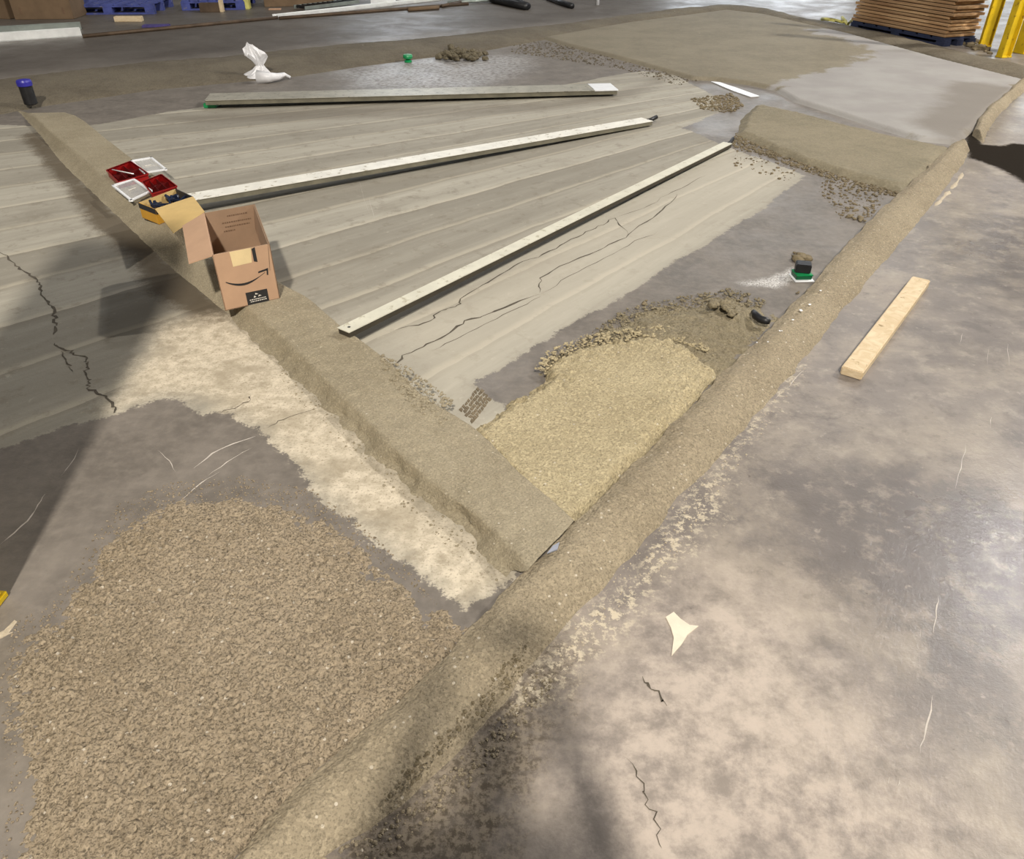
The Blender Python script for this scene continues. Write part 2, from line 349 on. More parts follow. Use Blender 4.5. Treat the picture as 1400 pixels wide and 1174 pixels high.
pc = t.mix(t.rng(n2, .5, .36, 0, .6), pc, lin(156, 144, 122))
lc = t.mix(t.math('MULTIPLY', pm, .85), lc, pc)
lc = t.mix(t.math('MULTIPLY', msk('pale2', .25, 1), .38), lc, lin(206, 199, 182))
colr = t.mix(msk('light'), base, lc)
# polished part on the right
rc = t.mix(t.rng(n1, .34, .66), lin(106, 100, 96), lin(132, 124, 117))
rc = t.mix(t.rng(n5, .42, .66, 0, .8), rc, lin(158, 148, 135))
rc = t.mix(t.rng(n6, .50, .66, 0, .45), rc, lin(170, 160, 146)); rc = t.mix(t.rng(n6, .46, .34, 0, .5), rc, lin(104, 98, 92))
rc = t.mix(t.rng(t.noise(3.1, 6, .7, None, .2), .54, .68, 0, .7), rc, lin(100, 94, 90))
rc = t.mix(t.rng(n3, .60, .74, 0, .4), rc, lin(190, 180, 166))
rc = t.mix(t.rng(t.noise(50, 3, .5), .70, .76, 0, .6), rc, lin(84, 76, 70))
rc = t.mix(t.math('MULTIPLY', msk('worn_lit', .25, 3), t.rng(n6, .38, .60, .25, .85)), rc, lin(194, 181, 168))  # paler wear, with lamp light and sheen on the floor painted in
rc = t.mix(t.math('MULTIPLY', msk('dirt', .08, 2), t.rng(n3, .3, .6, .5, .9)), rc, t.mix(t.rng(t.noise(60, 6, .75), .42, .58), lin(88, 78, 64), lin(146, 134, 116)))
colr = t.mix(msk('polish', .03), colr, rc)
sp = t.math('MULTIPLY', msk('splash', .06, 2.5), t.rng(t.noise(38, 7, .75), .50, .56))
colr = t.mix(t.math('MULTIPLY', sp, .9), colr, lin(206, 194, 170))
shd_ = msk('floor_shade', .03, 1); colr = t.mix(shd_, colr, lin(38, 33, 27))  # deep shade past the ridge end, painted into the floor colour
colr = t.mix(t.math('MULTIPLY', t.math('MULTIPLY', msk('dustspot', .03, .8), t.rng(n4, .35, .6)), .8), colr, lin(224, 222, 218))
ro = t.rng(n5, .3, .7, .36, .56); ro = t.mix(msk('light'), ro, t.mix(.5, (.75,)*3+(1,), (.75,)*3+(1,)))
ro = t.mix(msk('polish', .03), ro, t.mix(t.rng(n1, .3, .7), (.27,)*3+(1,), (.42,)*3+(1,)))
ro = t.mix(t.math('MULTIPLY', msk('gloss', .15, 3), t.rng(n6, .4, .6, .3, .9)), ro, (.17,)*3+(1,)); ro = t.mix(shd_, ro, (.85,)*3+(1,))
nb = t.bump(n3, .003, .5); nb = t.bump(n4, .0012, .6, nb); nb = t.bump(st2, .002, t.b.inputs[0].default_value[0]*0+.35, nb)
M['floor'] = t.out(colr, ro, nb, spec=t.rng(shd_, 0, 1, .36, .03))
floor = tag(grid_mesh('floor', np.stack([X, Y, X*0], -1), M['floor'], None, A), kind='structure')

def ribbon(name, px, wmm, mat, z=.0009, jag=.006, parent=None, sub=5, vary=.7):
    P = [Vector(G(*p)[:2]) for p in px]; Q = []
    for a, b in zip(P[:-1], P[1:]):
        for k in range(sub):
            p = a.lerp(b, k/sub); Q.append(p+Vector((random.gauss(0, jag), random.gauss(0, jag)))*(1 if k else .3))
    Q.append(P[-1]); V = []; Fs = []
    for i, p in enumerate(Q):
        d = (Q[min(i+1, len(Q)-1)]-Q[max(i-1, 0)]).normalized(); n = Vector((-d.y, d.x))
        e = min(1, i/2, (len(Q)-1-i)/2)
        h = wmm/2000*(1-vary+vary*random.random()*1.6)*max(.1, e)
        V += [(p.x+n.x*h, p.y+n.y*h, z), (p.x-n.x*h, p.y-n.y*h, z)]
    for i in range(len(Q)-1): Fs.append((2*i, 2*i+1, 2*i+3, 2*i+2))
    return mesh(name, V, Fs, mat, parent)
for px, w_ in [
    ([(-20, 335), (0, 345), (20, 360), (35, 372), (52, 383), (55, 393), (58, 405), (70, 418), (75, 432), (78, 445), (73, 458)], 15),
    ([(76, 468), (85, 478), (100, 483), (118, 490), (120, 500), (118, 512), (123, 525), (122, 533), (140, 540), (155, 553), (159, 563)], 12),
    ([(84, 480), (92, 498), (100, 508)], 8),
    ([(540, 451), (588, 439), (603, 425), (625, 417), (633, 406), (677, 380), (707, 361), (751, 343), (789, 324), (818, 309), (841, 298), (859, 321)], 9),
    ([(534, 500), (569, 478), (610, 458), (636, 439), (677, 425), (737, 402)], 14),
    ([(738, 400), (738, 380), (789, 354), (826, 339), (859, 321), (899, 293), (926, 266)], 10),
    ([(590, 480), (640, 455), (700, 425), (740, 405)], 5),
    ([(841, 298), (880, 285), (920, 262), (965, 240)], 5),
    ([(740, 402), (790, 372), (850, 340), (900, 315)], 4),
    ([(300, 566), (322, 557), (338, 549), (343, 540)], 5),
    ([(365, 585), (395, 570), (440, 555)], 4)]:
    ribbon('crack', px, w_*.75, M['crack'], parent=floor)
for px, w_ in [([(1283, 815), (1280, 835), (1276, 865)], 4), ([(1275, 950), (1270, 980), (1263, 1010), (1258, 1030)], 4), ([(1259, 860), (1258, 872)], 4),
    ([(1216, 1062), (1215, 1072)], 4), ([(1229, 1067), (1227, 1076)], 4), ([(1352, 475), (1350, 498)], 5), ([(1378, 470), (1380, 500)], 6), ([(1320, 605), (1314, 640), (1306, 668)], 5),
    ([(1356, 570), (1354, 585)], 6), ([(1316, 455), (1312, 470)], 4), ([(1100, 505), (1085, 520), (1075, 532)], 5), ([(1072, 530), (1060, 545)], 4), ([(487, 235), (505, 292)], 4),
    ([(505, 270), (512, 300)], 4), ([(240, 690), (275, 660), (300, 645)], 5), ([(265, 640), (290, 620), (320, 606), (350, 596)], 9), ([(285, 650), (310, 632), (345, 612)], 4), ([(215, 615), (232, 630), (240, 645)], 4), ([(0, 745), (20, 728), (38, 712), (52, 690), (62, 675)], 6), ([(84, 650), (95, 636), (108, 612)], 4)]:
    ribbon('scuff_mark', px, w_*.7, M['scuff'], z=.0006, jag=.002, parent=floor, sub=3)
ribbon('crack', [(855, 1035), (880, 1080), (897, 1110), (905, 1160)], 3, M['crack'], parent=floor)
ribbon('crack', [(878, 925), (895, 945), (912, 965)], 6, M['crack'], parent=floor)

# scarified cobble-like patch: small pads
parts = []; o = G(627, 560); ux = (G(646, 579)-o); uy = (G(649, 534)-o)
for i in range(5):
    for j in range(8):
        c = o+ux*((i+.5)/5)+uy*((j+.5+.4*(i % 2))/6.6)
        hx, hy = ux/10*.82, uy/13.2*.82; q = rng.normal(0, .002, (4, 3)); q[:, 2] = 0
        b = [c-hx-hy+q[0], c+hx-hy+q[1], c+hx+hy+q[2], c-hx+hy+q[3]]
        tp = [c+(p-c)*.8+[0, 0, .003] for p in b]
        parts.append(hexa([Vector(p) for p in b], [Vector(p) for p in tp]))
M['pad'] = simple('exposed_pads', lin(112, 100, 80), .8, .25, 20)
tag(multi('scarified_patch', parts, M['pad'], floor), kind='stuff')

# ------------------------------------------------------------------ far wall with daylit openings (reflected in the floor)
YW = 24.5
wl = tag(box('wall_back', (0, YW+.15, 4.5), (44, .3, 9), M['wall']), kind='structure')
for n, (x0, x1, z0, z1) in enumerate([(4.5, 9.5, .2, 3.6), (11, 16, .2, 3.6), (-4.5, -1.5, 3.0, 5.2)]):
    o = tag(box('window_%d' % (n+1), ((x0+x1)/2, YW-.03, (z0+z1)/2), (x1-x0, .04, z1-z0), M['daylight']), kind='structure')
    fr = [box_vf(((x0+x1)/2, YW-.08, z), (x1-x0+.2, .1, .1), None) for z in (z0-.05, z1+.05)]+[box_vf((x, YW-.08, (z0+z1)/2), (.1, .1, z1-z0), None) for x in (x0-.05, x1+.05, (x0+x1)/2)]
    multi('window_frame', fr, M['steel'], o)

# ------------------------------------------------------------------ mortar ridge on the right
def loft(name, inner, outer, zi, zo, N, Mx, prof, mat, noise_amp, nf, endcap=(0, 0), seed=1):
    I, L = resample(np.array([G(x, y, zi)[:2] for x, y in inner]), N); O, _ = resample(np.array([G(x, y, zo)[:2] for x, y in outer]), N)
    tt = np.linspace(0, 1, Mx)[None, :]; P = I[:, None, :]*(1-tt[..., None])+O[:, None, :]*tt[..., None]
    s = np.linspace(0, L, N)[:, None]
    Z = prof(tt, s, L)*np.ones((N, Mx))
    e = 1.0
    if endcap[1]: e = e*np.sqrt(np.clip((L-s)/endcap[1], 0, 1))
    if endcap[0]: e = e*np.sqrt(np.clip(s/endcap[0], 0, 1))
    nz = fbm(P[..., 0], P[..., 1], nf, 4, seed)*noise_amp+fbm(P[..., 0], P[..., 1], nf/6, 2, seed+9)*noise_amp*1.6
    Z = Z*e+nz*np.clip(Z/.012, 0, 1)-.004*(1-np.clip(Z/.01, 0, 1))
    wob = fbm(P[..., 0], P[..., 1], 9, 3, seed+3)*.018*np.abs(tt*2-1)
    P[..., 0] += wob
    return grid_mesh(name, np.concatenate([P, Z[..., None]], -1), mat)
def ridge_prof(t, s, L): return .055*sstep(t, -.03, .05)*(.72+.28*sstep(t, 0, .3))*np.clip(1-np.clip((t-.34)/.66, 0, 1)**1.7, 0, 1)
rd = loft('mortar_ridge', CREASE, OUTER, .035, 0, 1500, 64, ridge_prof, M['ridge'], .0045, 26, (0, .06))
tag(rd, 'long rounded mortar ridge running diagonally from the bottom edge up to the right', 'mortar berm')
rr = loft('mortar_ridge', [(1331, 180), (1338, 163), (1350, 147), (1374, 128), (1392, 112), (1420, 95)], [(1344, 197), (1350, 180), (1364, 160), (1388, 136), (1420, 112), (1450, 98)], .03, 0, 300, 30, ridge_prof, M['ridge'], .006, 20, (.05, 0), 7)
tag(rr, 'short mortar ridge at the right edge beside the finished slab', 'mortar berm')
# far border berm
OUT_F = [(-90, 121), (0, 110), (43, 103), (164, 89), (296, 79), (460, 62), (538, 57), (681, 42), (770, 33), (860, 21), (993, 8), (1046, 13), (1100, 27), (1164, 37), (1284, 65), (1357, 82), (1400, 92), (1440, 103)]
IN_F = [(-90, 165), (0, 152), (56, 141), (115, 133), (200, 120), (329, 108), (403, 101), (503, 86), (588, 75), (664, 66), (740, 52), (860, 29), (990, 13), (1040, 18), (1100, 33), (1164, 45), (1284, 77), (1357, 97), (1400, 108), (1440, 121)]
fb = loft('mortar_berm', IN_F, OUT_F, .03, 0, 1400, 24, lambda t, s, L: .055*np.sin(np.pi*np.clip(t, 0, 1))**.6, M['berm'], .008, 9, (0, 0), 5)
tag(fb, 'low mortar berm bordering the far side of the work area, past the plastic bag', 'mortar berm')

# left curb (troweled flat top, vertical outer side)
CT = [(38, 150), (66, 178), (101, 207), (136, 239), (200, 292), (262, 349), (341, 423), (392, 466), (463, 537), (549, 623), (585, 652), (642, 698), (692, 738), (722, 778)]
CB = [(28, 152), (58, 184), (88, 222), (126, 258), (185, 314), (248, 372), (331, 440), (370, 477), (442, 548), (500, 603), (545, 641), (585, 675), (635, 720), (695, 785)]
CI = [(88, 149), (116, 166), (145, 190), (179, 216), (240, 262), (300, 315), (384, 389), (420, 405), (463, 444), (499, 469), (542, 502), (567, 534), (617, 566), (645, 580), (678, 612), (706, 645), (731, 662), (785, 712)]
N = 900; HC = .06
a, L = resample(GP(CB), N); b, _ = resample(GP(CT, HC), N); c, _ = resample(GP(CI, HC), N)
rows = []; ts = []
def seg(p, q, z0, z1, n, last=False):
    for k in range(n+(1 if last else 0)): u = k/n; rows.append(p*(1-u)+q*u); ts.append(z0*(1-u)+z1*u)
dn = (c-b)/np.linalg.norm(c-b, axis=1)[:, None]
seg(a-dn*.03, a, -.004, .006, 3); seg(a, b, .006, HC-.004, 6); seg(b, b+dn*.012, HC-.004, HC, 2); seg(b+dn*.012, c, HC, HC, 40); seg(c, c+dn*.03, HC, -.003, 5, True)
P = np.stack(rows, 1); Z = np.array(ts)[None, :]*np.ones((N, len(ts)))
s_ = np.linspace(0, 1, N)[:, None]
rough = sstep(s_, .66, .78)*1.0+.25
Z = Z+np.clip(Z/.02, 0, 1)*(fbm(P[..., 0], P[..., 1], 28, 4, 2)*.0035*rough+fbm(P[..., 0], P[..., 1], 4, 2, 4)*.003)
Z *= (.55+.45*sstep(s_, .0, .05))
edge_w = fbm(P[..., 0], P[..., 1], 14, 4, 11)*.02; msk_e = np.r_[np.ones(3), np.linspace(1, 0, 8), np.zeros(len(ts)-11-6), np.linspace(0, 1, 6)][None, :]
P[..., 0] -= edge_w*msk_e*rough; P[..., 1] -= edge_w*msk_e*rough
cb = grid_mesh('mortar_curb', np.concatenate([P, Z[..., None]], -1), M['curb'])
tag(cb, 'straight flat-topped mortar curb on the left that carries the cardboard box', 'mortar curb')

# beds
CRW = np.array([G(x, y, .035)[:2] for x, y in CREASE])
def groove(X, Y, w_, dep):      # narrow trowel groove where a bed meets the long ridge
    d = np.full(X.shape, 1e9)
    for p, q in zip(CRW[:-1], CRW[1:]):
        e = q-p; u = np.clip(((X-p[0])*e[0]+(Y-p[1])*e[1])/(e@e), 0, 1); d = np.minimum(d, (X-p[0]-u*e[0])**2+(Y-p[1]-u*e[1])**2)
    return -dep*np.exp(-d/w_**2)
BED = [(8, 930), (30, 870), (75, 845), (110, 790), (160, 722), (230, 690), (330, 678), (420, 700), (490, 740), (540, 790), (590, 838), (640, 850), (720, 850), (690, 910), (604, 992), (527, 1052), (470, 1112), (430, 1174), (370, 1245), (-60, 1245), (20, 1174), (40, 1100), (22, 1000)]
def bed_h(X, Y, sd):
    sd = sd+fbm(X, Y, 16, 5, 5, .7)*.05
    e = sstep(sd, -.01, .14)
    return e*.016-.006*(1-sstep(sd, -.005, .01))+sstep(sd, -.01, .05)*(fbm(X, Y, 85, 3, 8, .7)*.0095+fbm(X, Y, 9, 3, 3)*.005+groove(X, Y, .012, .022))
o = hfield('mortar_bed', GP(BED), .0036, bed_h, M['bed']); tag(o, 'coarse unscreeded mortar bed filling the bottom left corner', 'mortar bed')
YEL = [(640, 592), (655, 578), (700, 545), (745, 516), (738, 502), (780, 478), (850, 462), (900, 458), (945, 472), (985, 512), (960, 540), (935, 570), (892, 614), (840, 675), (795, 718), (740, 720), (700, 668), (670, 635), (650, 610)]
def yel_h(X, Y, sd):
    sd = sd+fbm(X, Y, 18, 5, 6, .7)*.045
    up = sstep(sd, .25, .03)
    return sstep(sd, -.005, .06)*.045-.006*(1-sstep(sd, -.005, .01))+sstep(sd, -.005, .03)*(fbm(X, Y, 50, 4, 9, .65)*(.003+.011*up*sstep(X*.6+Y, 2.35, 2.9))+fbm(X, Y, 8, 2, 3)*.002+groove(X, Y, .012, .03))
o = hfield('mortar_bed', GP(YEL, .03), .006, yel_h, M['yellow']); tag(o, 'yellowish fresh mortar bed in the near corner between curb and long ridge', 'mortar bed')
PIL = [(735, 510), (745, 490), (800, 462), (845, 428), (900, 416), (950, 410), (985, 398), (1040, 412), (1066, 430), (1020, 486), (975, 522), (930, 500), (860, 490), (780, 500)]
def pil_h(X, Y, sd):
    sd = sd+fbm(X, Y, 10, 4, 7)*.05
    return sstep(sd, -.01, .25)*.035-.006*(1-sstep(sd, -.01, .01))+sstep(sd, -.01, .04)*(fbm(X, Y, 22, 4, 12, .62)*.016)
o = hfield('mortar_pile', GP(PIL, .02), .008, pil_h, M['pile']); tag(o, 'loose lumpy brown mortar spread behind the yellowish bed', 'mortar pile')
RAMP = [(1033, 139), (1085, 150), (1150, 166), (1220, 184), (1305, 200), (1270, 232), (1238, 260), (1153, 236), (1091, 216), (1040, 194), (1006, 180), (1015, 158)]
def ramp_h(X, Y, sd):
    sd = sd+fbm(X, Y, 6, 4, 8)*.03
    return sstep(sd, -.02, .08)*.036-.006*(1-sstep(sd, -.01, .01))+sstep(sd, .2, .0)*sstep(sd, -.01, .05)*fbm(X, Y, 20, 4, 2)*.008
o = hfield('mortar_bed', GP(RAMP, .03), .012, ramp_h, M['ramp']); tag(o, 'smooth tan mortar bed in front of the finished slab, its near edge crumbly', 'mortar bed')
SLAB = [(778, 60), (745, 50), (860, 30), (993, 13), (1046, 19), (1164, 46), (1284, 79), (1400, 108), (1398, 111), (1373, 130), (1348, 150), (1332, 170), (1307, 192), (1258, 187), (1205, 171), (1143, 151), (1090, 135), (1063, 120), (1028, 112), (979, 106), (948, 105), (870, 83)]
DRY = [(1040, 122), (1100, 103), (1150, 92), (1195, 72), (1180, 62), (1100, 40), (1164, 40), (1284, 72), (1410, 105), (1320, 210), (1063, 135)]
SLAB_SHADE = [(1240, 165), (1265, 150), (1300, 110), (1340, 112), (1400, 122), (1320, 205), (1262, 178)]  # outline of the painted shadow smudge
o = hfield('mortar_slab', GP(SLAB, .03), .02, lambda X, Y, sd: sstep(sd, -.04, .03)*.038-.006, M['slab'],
           {'dry': lambda X, Y: sdf(X, Y, GP(DRY, .03)), 'shade_tint': lambda X, Y: sdf(X, Y, GP(SLAB_SHADE, .03))})
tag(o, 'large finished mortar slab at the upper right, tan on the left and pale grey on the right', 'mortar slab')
SM = [(1316, 232), (1320, 240), (1312, 254), (1290, 276), (1272, 292), (1262, 296), (1290, 262)]
o = hfield('mortar_smear', GP(SM), .012, lambda X, Y, sd: sstep(sd+fbm(X, Y, 12, 3)*.02, 0, .05)*.022-.005, M['smear']); tag(o, 'pale lobe of mortar beside the far end of the long ridge', 'mortar')

# crumbs and clumps
ICO = None
def rock(c, r, sq=.6, sub=1):
    bm = bmesh.new(); bmesh.ops.create_icosphere(bm, subdivisions=sub, radius=1)
    vs = [Vector((v.co.x*r*random.uniform(.7, 1.2), v.co.y*r*random.uniform(.7, 1.2), v.co.z*r*sq*random.uniform(.7, 1.2)))+Vector(c) for v in bm.verts]
    fs = [tuple(v.index for v in f.verts) for f in bm.faces]; bm.free(); return vs, fs
def crumbs(name, poly, n, r0, r1, mat, label, z=0, spread=1.0):
    pts = GP(poly); lo, hi = pts.min(0), pts.max(0); out = []
    while len(out) < n:
        p = rng.uniform(lo, hi, (400, 2)); p = p[sdf(p[:, 0], p[:, 1], pts) > 0]
        for q in p[:n-len(out)]:
            r = r0+(r1-r0)*random.random()**3; out.append(rock((q[0], q[1], z+r*.25), r, .6, 1))
    o = multi(name, out, mat); tag(o, label, 'mortar crumbs', kind='stuff'); return o
crumbs('mortar_crumbs', [(1006, 180), (1040, 186), (1091, 208), (1153, 228), (1238, 254), (1228, 272), (1160, 250), (1110, 238), (1050, 215), (1000, 200)], 2200, .003, .017, M['crumb'], 'dark mortar crumbs along the near edge of the smooth tan bed')
crumbs('mortar_crumbs', [(1130, 235), (1215, 262), (1190, 300), (1150, 300), (1120, 262)], 420, .003, .015, M['crumb'], 'scattered mortar crumbs on grey floor left of the long ridge')
crumbs('mortar_crumbs', [(1000, 200), (1100, 235), (1080, 250), (1000, 225)], 110, .003, .015, M['crumb'], 'dark crumbs on the striped floor beside the upper end of the cream bar')
crumbs('mortar_crumbs', [(945, 135), (1000, 128), (1018, 145), (1000, 155), (960, 150)], 600, .005, .020, M['crumb'], 'heap of dark crumbs left of the smooth tan bed')
crumbs('mortar_crumbs', [(700, 55), (800, 62), (880, 85), (960, 110), (930, 118), (850, 95), (780, 84), (700, 72)], 1300, .004, .018, M['berm'], 'tan crumbs strewn along the left edge of the finished slab')
crumbs('mortar_crumbs', [(745, 495), (800, 462), (850, 425), (905, 412), (1000, 395), (1050, 412), (1040, 425), (900, 440), (850, 470), (760, 510)], 1600, .002, .011, M['pile'], 'fine crumbs along the back of the brown pile', .006)
crumbs('mortar_crumbs', [(520, 500), (560, 520), (620, 565), (610, 600), (570, 580), (530, 530)], 350, .003, .010, M['curb'], 'loose crumbs on top of the mortar curb', HC)
crumbs('mortar_crumbs', [(700, 830), (720, 850), (720, 930), (640, 1010), (560, 1090), (520, 1110), (560, 1040), (650, 940)], 450, .002, .007, M['crumb'], 'dark crumbs on the outer slope of the ridge near the bottom', .03)
crumbs('mortar_crumbs', [(440, 1174), (560, 1100), (660, 1010), (740, 910), (760, 940), (680, 1040), (560, 1150), (500, 1200)], 500, .0015, .006, M['ridge'], 'fine crumbs at the foot of the long ridge near the bottom')
crumbs('mortar_crumbs', [(1095, 480), (1110, 490), (1010, 640), (900, 790), (780, 900), (740, 900), (880, 740), (1000, 600)], 500, .001, .004, M['smear'], 'pale crumbs at the foot of the long ridge past its middle')
crumbs('mortar_crumbs', [(340, 440), (500, 600), (700, 790), (670, 800), (560, 700), (400, 540), (330, 450)], 400, .0015, .006, M['curb'], 'small crumbs on the pale floor along the mortar curb')
crumbs('mortar_crumbs', [(0, 930), (20, 850), (75, 820), (110, 760), (160, 690), (230, 660), (330, 650), (430, 670), (510, 730), (570, 790), (610, 840), (560, 800), (490, 750), (420, 715), (330, 692), (230, 702), (160, 740), (110, 800), (70, 850), (30, 880), (22, 1000), (35, 1100), (10, 1174), (0, 1174), (10, 1080)], 2600, .0008, .0045, M['bed'], 'fine grains scattered around the rim of the coarse bottom left bed')
crumbs('mortar_crumbs', [(730, 512), (745, 490), (800, 465), (900, 452), (950, 465), (975, 495), (940, 480), (900, 468), (850, 474), (790, 490), (745, 520)], 1100, .002, .010, M['yellow'], 'yellowish crumbs along the back edge of the yellowish bed', .028)
def clump(c, r, n, label, mat=M['crumb'], sub=1, squash=.6):
    e = [rock((c[0]+random.gauss(0, r*.5), c[1]+random.gauss(0, r*.5), c[2]+r*.3*random.random()+.005), r*random.uniform(.35, .7), squash, 2) for _ in range(n)]
    o = multi('mortar_clump', e, mat); smooth(o); tag(o, label, 'mortar clump'); return o
clump(G(1096, 354), .045, 7, 'dark mortar clump just behind the black and green block')
clump(G(1086, 350), .018, 4, 'small dark clump touching the clump behind the black and green block')
clump(G(1162, 296), .026, 5, 'dark mortar clump on grey floor right of the striped floor')
clump(G(1176, 301), .026, 5, 'long dark clump nearest to the long ridge on the grey floor')
clump(G(882, 415), .018, 4, 'small grey clump alone on the grey floor behind the brown pile')
clump(G(1088, 402), .012, 3, 'tiny dark clump beside the ridge below the black and green block')
clump(G(988, 420, .04), .045, 7, 'left large lump on top of the brown mortar pile', M['pile'])
clump(G(1000, 430, .04), .030, 6, 'right large lump on top of the brown mortar pile', M['pile'])
# far rubble heap: individual lumps
heap = empty('rubble_heap', G(628, 79)); tag(heap, 'heap of brown mortar lumps on grey floor behind the grey bar', 'rubble heap')
first = None
for i in range(90):
    u = random.gauss(0, 1); v = random.gauss(0, 1); p = G(628+u*17, 79+v*3.0-abs(u)*.4)
    z = max(0, .07*(1-(abs(u)/2.2))); r = random.uniform(.022, .05)
    if first is None or i % 12 == 0:
        vs, fs = rock((0, 0, 0), 1, .75, 1); first = bpy.data.meshes.new('rubble_lump'); first.from_pydata([tuple(q) for q in vs], [], fs); first.materials.append(M['pile'])
    o = bpy.data.objects.new('rubble_lump', first); col.objects.link(o); o.location = (p[0], p[1], z*random.random()+r*.5); o.scale = (r, r, r*.9); o.rotation_euler = (0, 0, random.random()*6)
    o.parent = heap; o.location = Vector(o.location)-Vector(heap.location)
# white bits on the ridge
for i, (x, y, r) in enumerate([(1095, 424, .010), (1122, 397, .006), (1084, 437, .006), (1066, 452, .005), (1050, 467, .004), (1069, 452, .004), (1035, 468, .004), (1107, 416, .007)]):
    vs, fs = rock(G(x, y, .072), r, .4, 1); o = multi('white_chip', [(vs, fs)], M['white'])
    tag(o, ['largest white chip on top of the long mortar ridge', 'white chip on the ridge just below the black and green block', 'white chip on the ridge nearest below the largest chip', 'white chip on the ridge level with the black hose piece', 'white chip on the ridge at the middle of the near chip row', 'white chip on the ridge at the right of the near chip row', 'white chip on the ridge lowest and leftmost of all', 'thin white chip on the ridge between largest chip and farthest chip'][i], 'chip', 'white chips on the ridge')

# ------------------------------------------------------------------ screed bars
def bar(name, q, z0, z1, h, mtop, mside, label):
    """q: far-left/near-left... four frame points of the top: start a,b then end c,d (a,c upper edge; b,d lower edge)"""
    a, b = G(*q[0], z0+h), G(*q[1], z0+h); c, d = G(*q[2], z1+h), G(*q[3], z1+h)
    ax = Vector((c+d)/2-(a+b)/2); L = ax.length; ax.normalize(); lat = Vector((-ax.y, ax.x, 0)).normalized()
    wd = (abs(Vector(a-b).dot(lat))+abs(Vector(c-d).dot(lat)))/2
    root = empty(name, Vector((a+b)/2)-Vector((0, 0, h)))
    o0 = Vector(root.location); up = Vector((0, 0, h))
    def sec(p, k, zo, hh): return [p-lat*wd/2*k+Vector((0, 0, zo)), p+lat*wd/2*k+Vector((0, 0, zo)), p+lat*wd/2*k+Vector((0, 0, zo+hh)), p-lat*wd/2*k+Vector((0, 0, zo+hh))]
    v1 = sec(Vector((0, 0, 0)), .94, 0, h-.004); v2 = sec(ax*L, .94, 0, h-.004)
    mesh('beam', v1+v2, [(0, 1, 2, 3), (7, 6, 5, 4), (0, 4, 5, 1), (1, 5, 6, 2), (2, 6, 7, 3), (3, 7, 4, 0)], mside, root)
    v1 = sec(-ax*.004, 1, h-.004, .004); v2 = sec(ax*(L+.004), 1, h-.004, .004)
    mesh('top_face', v1+v2, [(0, 1, 2, 3), (7, 6, 5, 4), (0, 4, 5, 1), (1, 5, 6, 2), (2, 6, 7, 3), (3, 7, 4, 0)], mtop, root)
    tag(root, label, 'screed bar'); return root, ax, lat, L, wd
r3, ax, lat, L, wd = bar('screed_bar', [(464, 446), (476, 455), (991, 193), (999, 197)], HC+.001, .012, .028, M['bar_cream'], M['bar_shade'], 'cream screed bar nearest the camera, its near end resting on the mortar curb')
mesh('bolt_hole', [(ax*.03+lat*(.007*math.cos(k*math.pi/5))+ax*(.007*math.sin(k*math.pi/5))+Vector((0, 0, .0285))) for k in range(10)], [tuple(range(10))], M['ink'], r3)
tube('end_hook', [ax*L+Vector((0, 0, .015)), ax*(L+.05)+Vector((0, 0, .02)), ax*(L+.12)+lat*.01+Vector((0, 0, .035))], .013, M['black'], r3)
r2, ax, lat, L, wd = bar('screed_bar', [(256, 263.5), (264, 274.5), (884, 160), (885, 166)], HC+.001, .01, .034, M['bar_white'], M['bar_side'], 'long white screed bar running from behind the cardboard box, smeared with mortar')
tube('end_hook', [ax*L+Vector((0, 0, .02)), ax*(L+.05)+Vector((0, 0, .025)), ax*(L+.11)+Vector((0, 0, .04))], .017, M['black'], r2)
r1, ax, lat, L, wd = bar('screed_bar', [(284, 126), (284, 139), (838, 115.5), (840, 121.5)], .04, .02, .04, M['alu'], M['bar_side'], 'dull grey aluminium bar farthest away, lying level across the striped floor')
v1 = [ax*(L-.22)-lat*wd*.51+Vector((0, 0, .034)), ax*(L-.22)+lat*wd*.51+Vector((0, 0, .034)), ax*(L+.006)+lat*wd*.51+Vector((0, 0, .034)), ax*(L+.006)-lat*wd*.51+Vector((0, 0, .034))]
multi('end_sleeve', [hexa(v1, [p+Vector((0, 0, .009)) for p in v1])], M['white'], r1)['label'] = 'white sleeve at the right end'
g = G(290, 146); box('support_block', (g[0], g[1], .02), (.11, .12, .038), M['green'], None, None, .004)
tag(bpy.data.objects['support_block'], 'green plastic block under the left end of the grey bar', 'block')

# ------------------------------------------------------------------ cardboard box on the curb
A0 = Vector(G(308, 425, HC)); B0 = Vector(G(383, 408, HC)); HB = .262; up = Vector((0, 0, HB))
D0 = Vector(G(280, 291, HC+HB))-up; E0 = Vector(G(347, 279, HC+HB))-up
ex = (B0-A0).normalized(); ey = ((D0-A0)+(E0-B0))/2; DL = ey.length; ey.normalize(); BW = (B0-A0).length
bx = empty('cardboard_box', A0); D = ey*DL; Bv = ex*BW; ez = Vector((0, 0, 1)); th = .004
def prt(name, pl, mat, lab=None, par=bx):
    o = multi(name, [pl], mat, par)
    if lab: o['label'] = lab
    return o
N0 = Vector((0, 0, 0))
front = prt('front_wall', plate([N0, Bv, Bv+up, up], th, ey), M['card'])
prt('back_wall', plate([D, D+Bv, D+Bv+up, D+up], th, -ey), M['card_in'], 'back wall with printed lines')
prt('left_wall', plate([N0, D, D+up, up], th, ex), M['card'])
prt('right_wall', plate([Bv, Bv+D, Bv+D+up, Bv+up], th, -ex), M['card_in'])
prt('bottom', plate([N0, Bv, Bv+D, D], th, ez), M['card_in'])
FLs = [Vector(G(x, y, z))-A0 for x, y, z in [(280, 291, HC+HB), (297, 346, HC+HB), (258, 360, HC+HB-.04), (243, 300, HC+HB-.01)]]
